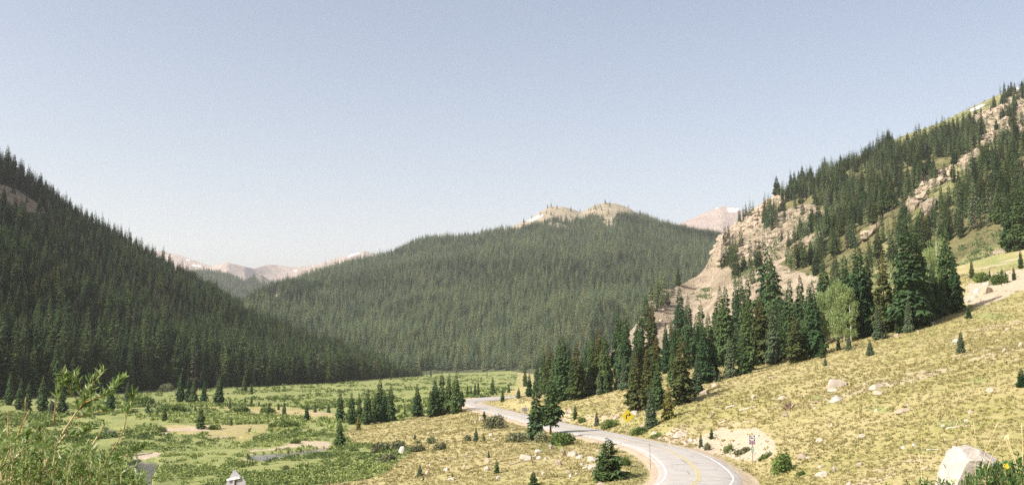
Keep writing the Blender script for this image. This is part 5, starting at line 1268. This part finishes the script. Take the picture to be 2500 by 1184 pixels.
m = MB(); g = random.Random(4)
for row, z in ((0, .2), (1, -.2)):
    x = -.36 * w
    while x < .34 * w:
        L = g.uniform(.05, .12) * w; m.prism(rect(-.6 * u + x + L / 2, z2 + z * h2, L, h2 * .14), -.086, -.081); x += L + .025 * w
link("lettering", m.mesh("lettering", M_PINK, False), p2)
z3 = (Z(1089) + Z(1105)) / 2; h3 = Z(1091) - Z(1104.5); p3 = plate("marker_plate", rect(-.3 * u, z3, 5.0 * u, h3), -.075, -.05, M_GRN, e)
plate("marker_figures", rect(-.3 * u, z3 + h3 * .22, 2.6 * u, h3 * .32), -.081, -.076, M_WHITE, p3); plate("marker_figures", rect(-.3 * u, z3 - h3 * .26, 2.6 * u, h3 * .28), -.081, -.076, M_WHITE, p3)
# two posts with a small board seen from behind, at the far road edge spruces
c = Vector(cast(1277, 1033)); u = c.y / F; e = sign_root("board_sign", c, -.15, "small grey board on two thin posts, seen from behind at the road")
zt = c.y * ray(1277, 994)[1] - c.z; pole(e, zt, .03, M_STEEL, x=-3 * u); pole(e, zt, .03, M_STEEL, x=3 * u)
plate("sign_panel", rect(4 * u, zt - 5 * u, 11 * u, 10 * u), .04, .06, M_DARKB, e)
# delineator
c = Vector(cast(1588, 1146)); e = sign_root("marker_post", c, 0, "thin brown snow marker post at the inside of the bend", "marker post")
zt = c.y * ray(1586, 1084)[1] - c.z; pole(e, zt, .028, M_POST, lean=-.012); link("cap", MB().box((-.012 * zt, 0, zt + .04), (.06, .06, .09)).mesh("cap", M_DARKB, False), e)
# diamond sign seen from behind
Yd = 41.8; cz_ = P(574, 1181, Yd / S); gz = float(ground_z(cz_[0], cz_[1])); e = sign_root("diamond_sign", (cz_[0], cz_[1], gz), -.5, "back of a grey diamond sign with a cross brace, above the green valley")
H_ = cz_[2] - gz; rl = math.radians(11); hd = .62
def rot(x, z): return (x * math.cos(rl) - z * math.sin(rl), H_ + x * math.sin(rl) + z * math.cos(rl))
def rounded(hd, r=.06):
    o = []
    for k in range(4):
        a = math.pi / 2 * k; d = (math.sin(a), math.cos(a)); s_ = (d[1], -d[0])
        for t_ in (-1, 0, 1): o.append(rot(d[0] * (hd - r * (.9 if t_ else .62)) + s_[0] * t_ * r * .8, d[1] * (hd - r * (.9 if t_ else .62)) + s_[1] * t_ * r * .8))
    return o[::-1]
pn = plate("sign_panel", rounded(hd), .03, .045, M_ALU, e)
link("post", MB().tube([(-.02, 0, -.5), (*[rot(0, .22)[0]], -.02, rot(0, .22)[1])], .045, 8).mesh("post", M_STEEL, False), e)
b = [rot(-.36, .19), rot(.36, .19), rot(.36, .27), rot(-.36, .27)]; link("brace", MB().prism(b, -.085, .029).mesh("brace", M_WHITE, False), e)
for x in (-.2, .2): link("bolt", MB().box((*[rot(x, .23)[0]], -.095, rot(x, .23)[1]), (.035, .02, .035)).mesh("bolt", M_STEEL, False), e)

# ------------------------------------------------------------------ the willow at the camera's left
M_WLEAF = mat_leaf("willow leaves", (0.11, 0.18, 0.05), (0.31, 0.40, 0.13), (0.58, 0.60, 0.44), .42); M_WSTEM = mat_plain("tan willow bark", (0.50, 0.38, 0.22), .8, .2, .25, 14); M_WRED = mat_plain("reddish young twig", (0.40, 0.24, 0.12), .8, .2, .2, 14)
def leaf_set(base, dirs, lens, seed, wr=.13):
    g = np.random.default_rng(seed); n = len(base); d = dirs / np.linalg.norm(dirs, axis=1, keepdims=True); s_ = np.cross(d, g.normal(size=(n, 3))); s_ /= np.linalg.norm(s_, axis=1, keepdims=True); nn = np.cross(d, s_)
    L = lens[:, None]; b0 = base; m1 = base + d * L * .35 + nn * L * .04; m2 = base + d * L * .68 + nn * L * .03; tp = base + d * L - nn * L * .06; W_ = L * wr
    V = np.stack([b0, m1 - s_ * W_, m1 + s_ * W_, m2 - s_ * W_ * .8, m2 + s_ * W_ * .8, tp], 1).reshape(-1, 3); i = np.arange(n)[:, None] * 6
    T = np.repeat(np.clip(g.normal(.45, .27, n), 0, 1), 6)
    return V, np.concatenate([i + [0, 1, 2], i + [3, 5, 4]]), i + [1, 3, 4, 2], T
class Plant:
    def __init__(s): s.b = []; s.d = []; s.l = []
    def along(s, pts_, n, f0, L, spread, g, up=.4):
        pts_ = np.array(pts_)
        for k in range(n):
            f = f0 + (1 - f0) * (k + g.random()) / n; x = f * (len(pts_) - 1); i = min(int(x), len(pts_) - 2); q = pts_[i] + (pts_[i + 1] - pts_[i]) * (x - i); t_ = pts_[i + 1] - pts_[i]; t_ = t_ / np.linalg.norm(t_)
            s.b.append(q); s.d.append(t_ * .8 + g.normal(size=3) * spread + np.array([0, 0, up])); s.l.append(L * g.uniform(.6, 1.25))
    def mesh(s, name, mat, seed, wr=.13):
        V, f3, f4, T = leaf_set(np.array(s.b), np.array(s.d), np.array(s.l), seed, wr); return mesh_np(name, V, [f3, f4], mat, False, {'tint': ('FLOAT', T)})
WB = P(75, 1184, 6.2 / S); wz = float(ground_z(WB[0], WB[1])); e = link("willow_bush", None); e.location = (WB[0], WB[1], wz); org = np.array([WB[0], WB[1], wz])
STEMS = [([(85, 1184), (136, 1083), (185, 1008), (205, 983), (228, 935), (252, 907)], 6.2, .012, .45, 42, M_WSTEM), ([(69, 1184), (113, 1124), (154, 1065), (183, 1029)], 6.3, .011, .6, 8, M_WSTEM), ([(180, 1184), (195, 1139), (221, 1093), (254, 1039), (261, 1030)], 6.0, .010, .75, 7, M_WSTEM),
         ([(268, 1110), (282, 1086), (303, 1047), (312, 1006), (321, 983), (325, 962)], 6.4, .006, .5, 20, M_WRED), ([(-10, 1184), (18, 1111), (46, 1055), (70, 1003)], 5.8, .010, 1, 0, M_WSTEM), ([(17, 1120), (19, 1060), (20, 999)], 5.9, .006, 1, 0, M_WRED), ([(46, 1055), (60, 1016), (63, 970)], 5.8, .006, 1, 0, M_WRED),
         ([(-5, 1175), (46, 1106), (82, 1067), (98, 1030)], 5.9, .007, .9, 2, M_WSTEM), ([(132, 1032), (133, 1010), (136, 983), (142, 950), (150, 938)], 6.3, .006, .5, 18, M_WRED), ([(205, 983), (240, 968), (277, 947), (300, 924)], 6.2, .006, .45, 26, M_WSTEM), ([(183, 1020), (210, 1012), (231, 1006), (262, 1003)], 6.2, .005, .2, 14, M_WRED),
         ([(230, 1165), (241, 1152), (282, 1121), (321, 1103), (350, 1092)], 6.5, .006, .3, 30, M_WSTEM), ([(205, 983), (192, 945), (181, 912)], 6.2, .005, .2, 20, M_WRED), ([(198, 990), (170, 950), (152, 912)], 6.3, .005, .35, 22, M_WRED), ([(195, 995), (215, 960), (222, 925)], 6.1, .005, .1, 22, M_WRED), ([(154, 1065), (190, 1062), (225, 1045)], 6.3, .005, .1, 26, M_WSTEM), ([(205, 983), (225, 975), (268, 962)], 6.1, .005, .3, 14, M_WRED), ([(100, 1140), (98, 1090), (92, 1040)], 6.1, .005, .4, 20, M_WRED), ([(60, 1130), (58, 1085), (66, 1050)], 6.4, .005, .4, 18, M_WRED)]
pl = Plant(); g = np.random.default_rng(5)
for q, Yq, r, f0, nl, mt in STEMS:
    w = [P(a, b, (Yq + .12 * math.sin(a * .07)) / S) - org for a, b in q]
    if q[0][1] > 1150: w = [np.array([w[0][0] * .5, w[0][1] * .5, -.05]), w[0] * .6 + np.array([0, 0, 0])] + w if w[0][2] > .3 else w
    link("stem", MB().tube(w, [r * .78 * (1.1 - .75 * k / (len(w) - 1)) for k in range(len(w))], 6).mesh("stem", mt, True), e)
    if nl: pl.along(w, int(nl * 3), f0 if len(w) == len(q) else .6, .060, .6, g)
shoots = MB()
for k in range(260):
    a = g.uniform(-30, 318) if k % 9 else g.uniform(290, 335); top_ = np.interp(a, [-30, 0, 60, 110, 150, 240, 280, 318], [1040, 1050, 1065, 1040, 1075, 1090, 1110, 1150]); b1 = g.uniform(top_, 1185); bs = b1 + g.uniform(50, 110); Yq = g.uniform(5.6, 6.9); dx = g.uniform(-8, 30)
    w = [P(a, bs, Yq / S) - org, P(a + dx * .4, (bs + b1) / 2, Yq / S) - org, P(a + dx, b1, Yq / S) - org]; shoots.tube(w, [.0035, .003, .0015], 5, False); pl.along(w, 32, .1, .047, .95, g, .3)
link("sprays", shoots.mesh("sprays", M_WSTEM, True), e); link("foliage", pl.mesh("foliage", M_WLEAF, 6, .105), e)
tag(e, "willow bush with long tan stems and narrow leaves close to the camera", "willow bush")

# ------------------------------------------------------------------ weeds and grass stalks at the camera's right
M_WEED = mat_leaf("dark weed leaves", (0.035, 0.085, 0.025), (0.14, 0.23, 0.06), (0.34, 0.40, 0.16), .25); M_STALK = mat_plain("straw stalk", (0.62, 0.50, 0.28), .8, .2, .2, 20); M_FLOWER = mat_plain("yellow petals", (0.80, 0.62, 0.05), .6, .2, .1)
def weeds(px0, px1, tops, n, Y0, Y1, label, seed, flowers=0):
    g = np.random.default_rng(seed); c = P((px0 + px1) / 2, 1184, (Y0 + Y1) / 2 / S); c[2] = float(ground_z(c[0], c[1])); e = link("weed_clump", None); e.location = c; pl = Plant(); st = MB(); fl = []
    for k in range(n):
        a = g.uniform(px0, px1); Yq = g.uniform(Y0, Y1); x = (a - CX) / F * Yq; gz = float(ground_z(np.array(x), np.array(Yq))); tp = np.interp(a, tops[0], tops[1]) + abs(g.normal(0, 22)); zt = Yq * ray(a, tp)[1]
        if zt < gz + .08: zt = gz + .08
        w = [np.array([x, Yq, gz - .03]) - c, np.array([x + g.normal(0, .02), Yq, (gz + zt) / 2]) - c, np.array([x + g.normal(0, .05), Yq + g.normal(0, .03), zt]) - c]; st.tube(w, [.005, .004, .002], 5, False); pl.along(w, int(22 + 44 * (zt - gz)), .15, .05, .6, g, .2)
        if k < flowers: fl.append(w[-1])
    link("stems", st.mesh("stems", M_TWIG, True), e); link("foliage", pl.mesh("foliage", M_WEED, seed, .16), e)
    for q in fl: link("flower", MB().prism(circle(0, 0, .022, 9), -.008, .008).mesh("flower", M_FLOWER, False), e, tuple(q))
    check_label(label, None); tag(e, label, "weeds", "leafy weeds near the camera")
weeds(2170, 2310, ([2170, 2230, 2280, 2310], [1184, 1170, 1172, 1180]), 46, 7.6, 9.2, "low dark leafy weeds left of the huge whitish boulder", 1)
weeds(2325, 2440, ([2325, 2350, 2400, 2440], [1168, 1150, 1132, 1124]), 95, 7.6, 9.4, "leafy weeds in front of the huge whitish boulder", 2)
weeds(2430, 2560, ([2430, 2460, 2500, 2560], [1128, 1128, 1100, 1085]), 110, 7.4, 9.4, "tallest dark weeds with yellow flowers at the picture's corner", 3, 2)
def stalk(pts_px, Yq, label, r=.0028, head=.05, mat=None):
    w = [P(a, b, Yq / S) for a, b in pts_px]; gz = float(ground_z(w[0][0], w[0][1])); base = np.array([w[0][0], w[0][1], gz]); w = [base - [0, 0, .02]] + w; w = [q - base for q in w]; e = link("grass_stalk", None); e.location = base
    link("stalk", MB().tube(w, [r * (1.2 - .6 * k / (len(w) - 1)) for k in range(len(w))], 6).mesh("stalk", M_STALK, True), e); d = (w[-1] - w[-2]); d /= np.linalg.norm(d)
    link("seed_head", MB().tube([w[-1] - d * head, w[-1] - d * head * .5, w[-1] + d * .01], [r * .8, r * 2.1, r * .4], 6).mesh("seed_head", mat or M_STALK, False), e); check_label(label, None); tag(e, label, "grass stalk", "dry grass stalks near the camera")
stalk([(2251, 1184), (2250, 1155), (2247, 1125), (2243, 1108)], 8.2, "single bent straw stalk left of the huge boulder")
stalk([(2322, 1184), (2314, 1150), (2304, 1132)], 8.0, "stalk with a dark seed head before the huge boulder", .0022, .04, M_POST)
stalk([(2381, 1150), (2381, 1066), (2377, 1030)], 8.3, "upright thin straw stalk over the top of the huge boulder", .002)
stalk([(2398, 1130), (2408, 1094), (2436, 1032)], 8.3, "long thin straw stalk leaning right above the boulder", .002)
stalk([(2410, 1150), (2424, 1106), (2461, 1061)], 8.0, "thick straw stalk leaning right beside the weeds", .0042)
stalk([(2494, 1184), (2482, 1135), (2466, 1085), (2461, 1063)], 7.8, "thick broken straw stalk leaning left among the tallest weeds", .0045)
stalk([(2489, 1184), (2475, 1125), (2457, 1072)], 7.9, "second straw stalk leaning left among the tallest weeds", .003)
stalk([(2498, 1140), (2496, 1070), (2494, 1035)], 8.0, "upright straw stalk at the very edge of the picture", .003)
stalk([(2192, 1184), (2183, 1165), (2174, 1155)], 8.3, "short dark stalk at the left end of the low weeds", .0022, .03, M_POST)

HAZE_D = 6.5e-5

# ------------------------------------------------------------------ haze
hz = MB().box((0, 0, 480), (19600, 19600, 1140))
t = bpy.data.materials.new("haze"); t.use_nodes = True; nt = t.node_tree
for nd in list(nt.nodes):
    if nd.type != 'OUTPUT_MATERIAL': nt.nodes.remove(nd)
pv = nt.nodes.new('ShaderNodeVolumePrincipled'); pv.inputs['Density'].default_value = HAZE_D
pv.inputs['Color'].default_value = (0.88, 0.89, 0.97, 1); pv.inputs['Anisotropy'].default_value = 0.1
nt.links.new(pv.outputs[0], [n for n in nt.nodes if n.type == 'OUTPUT_MATERIAL'][0].inputs['Volume'])
haze = tag(link("haze", hz.mesh("haze", t)), kind='stuff')
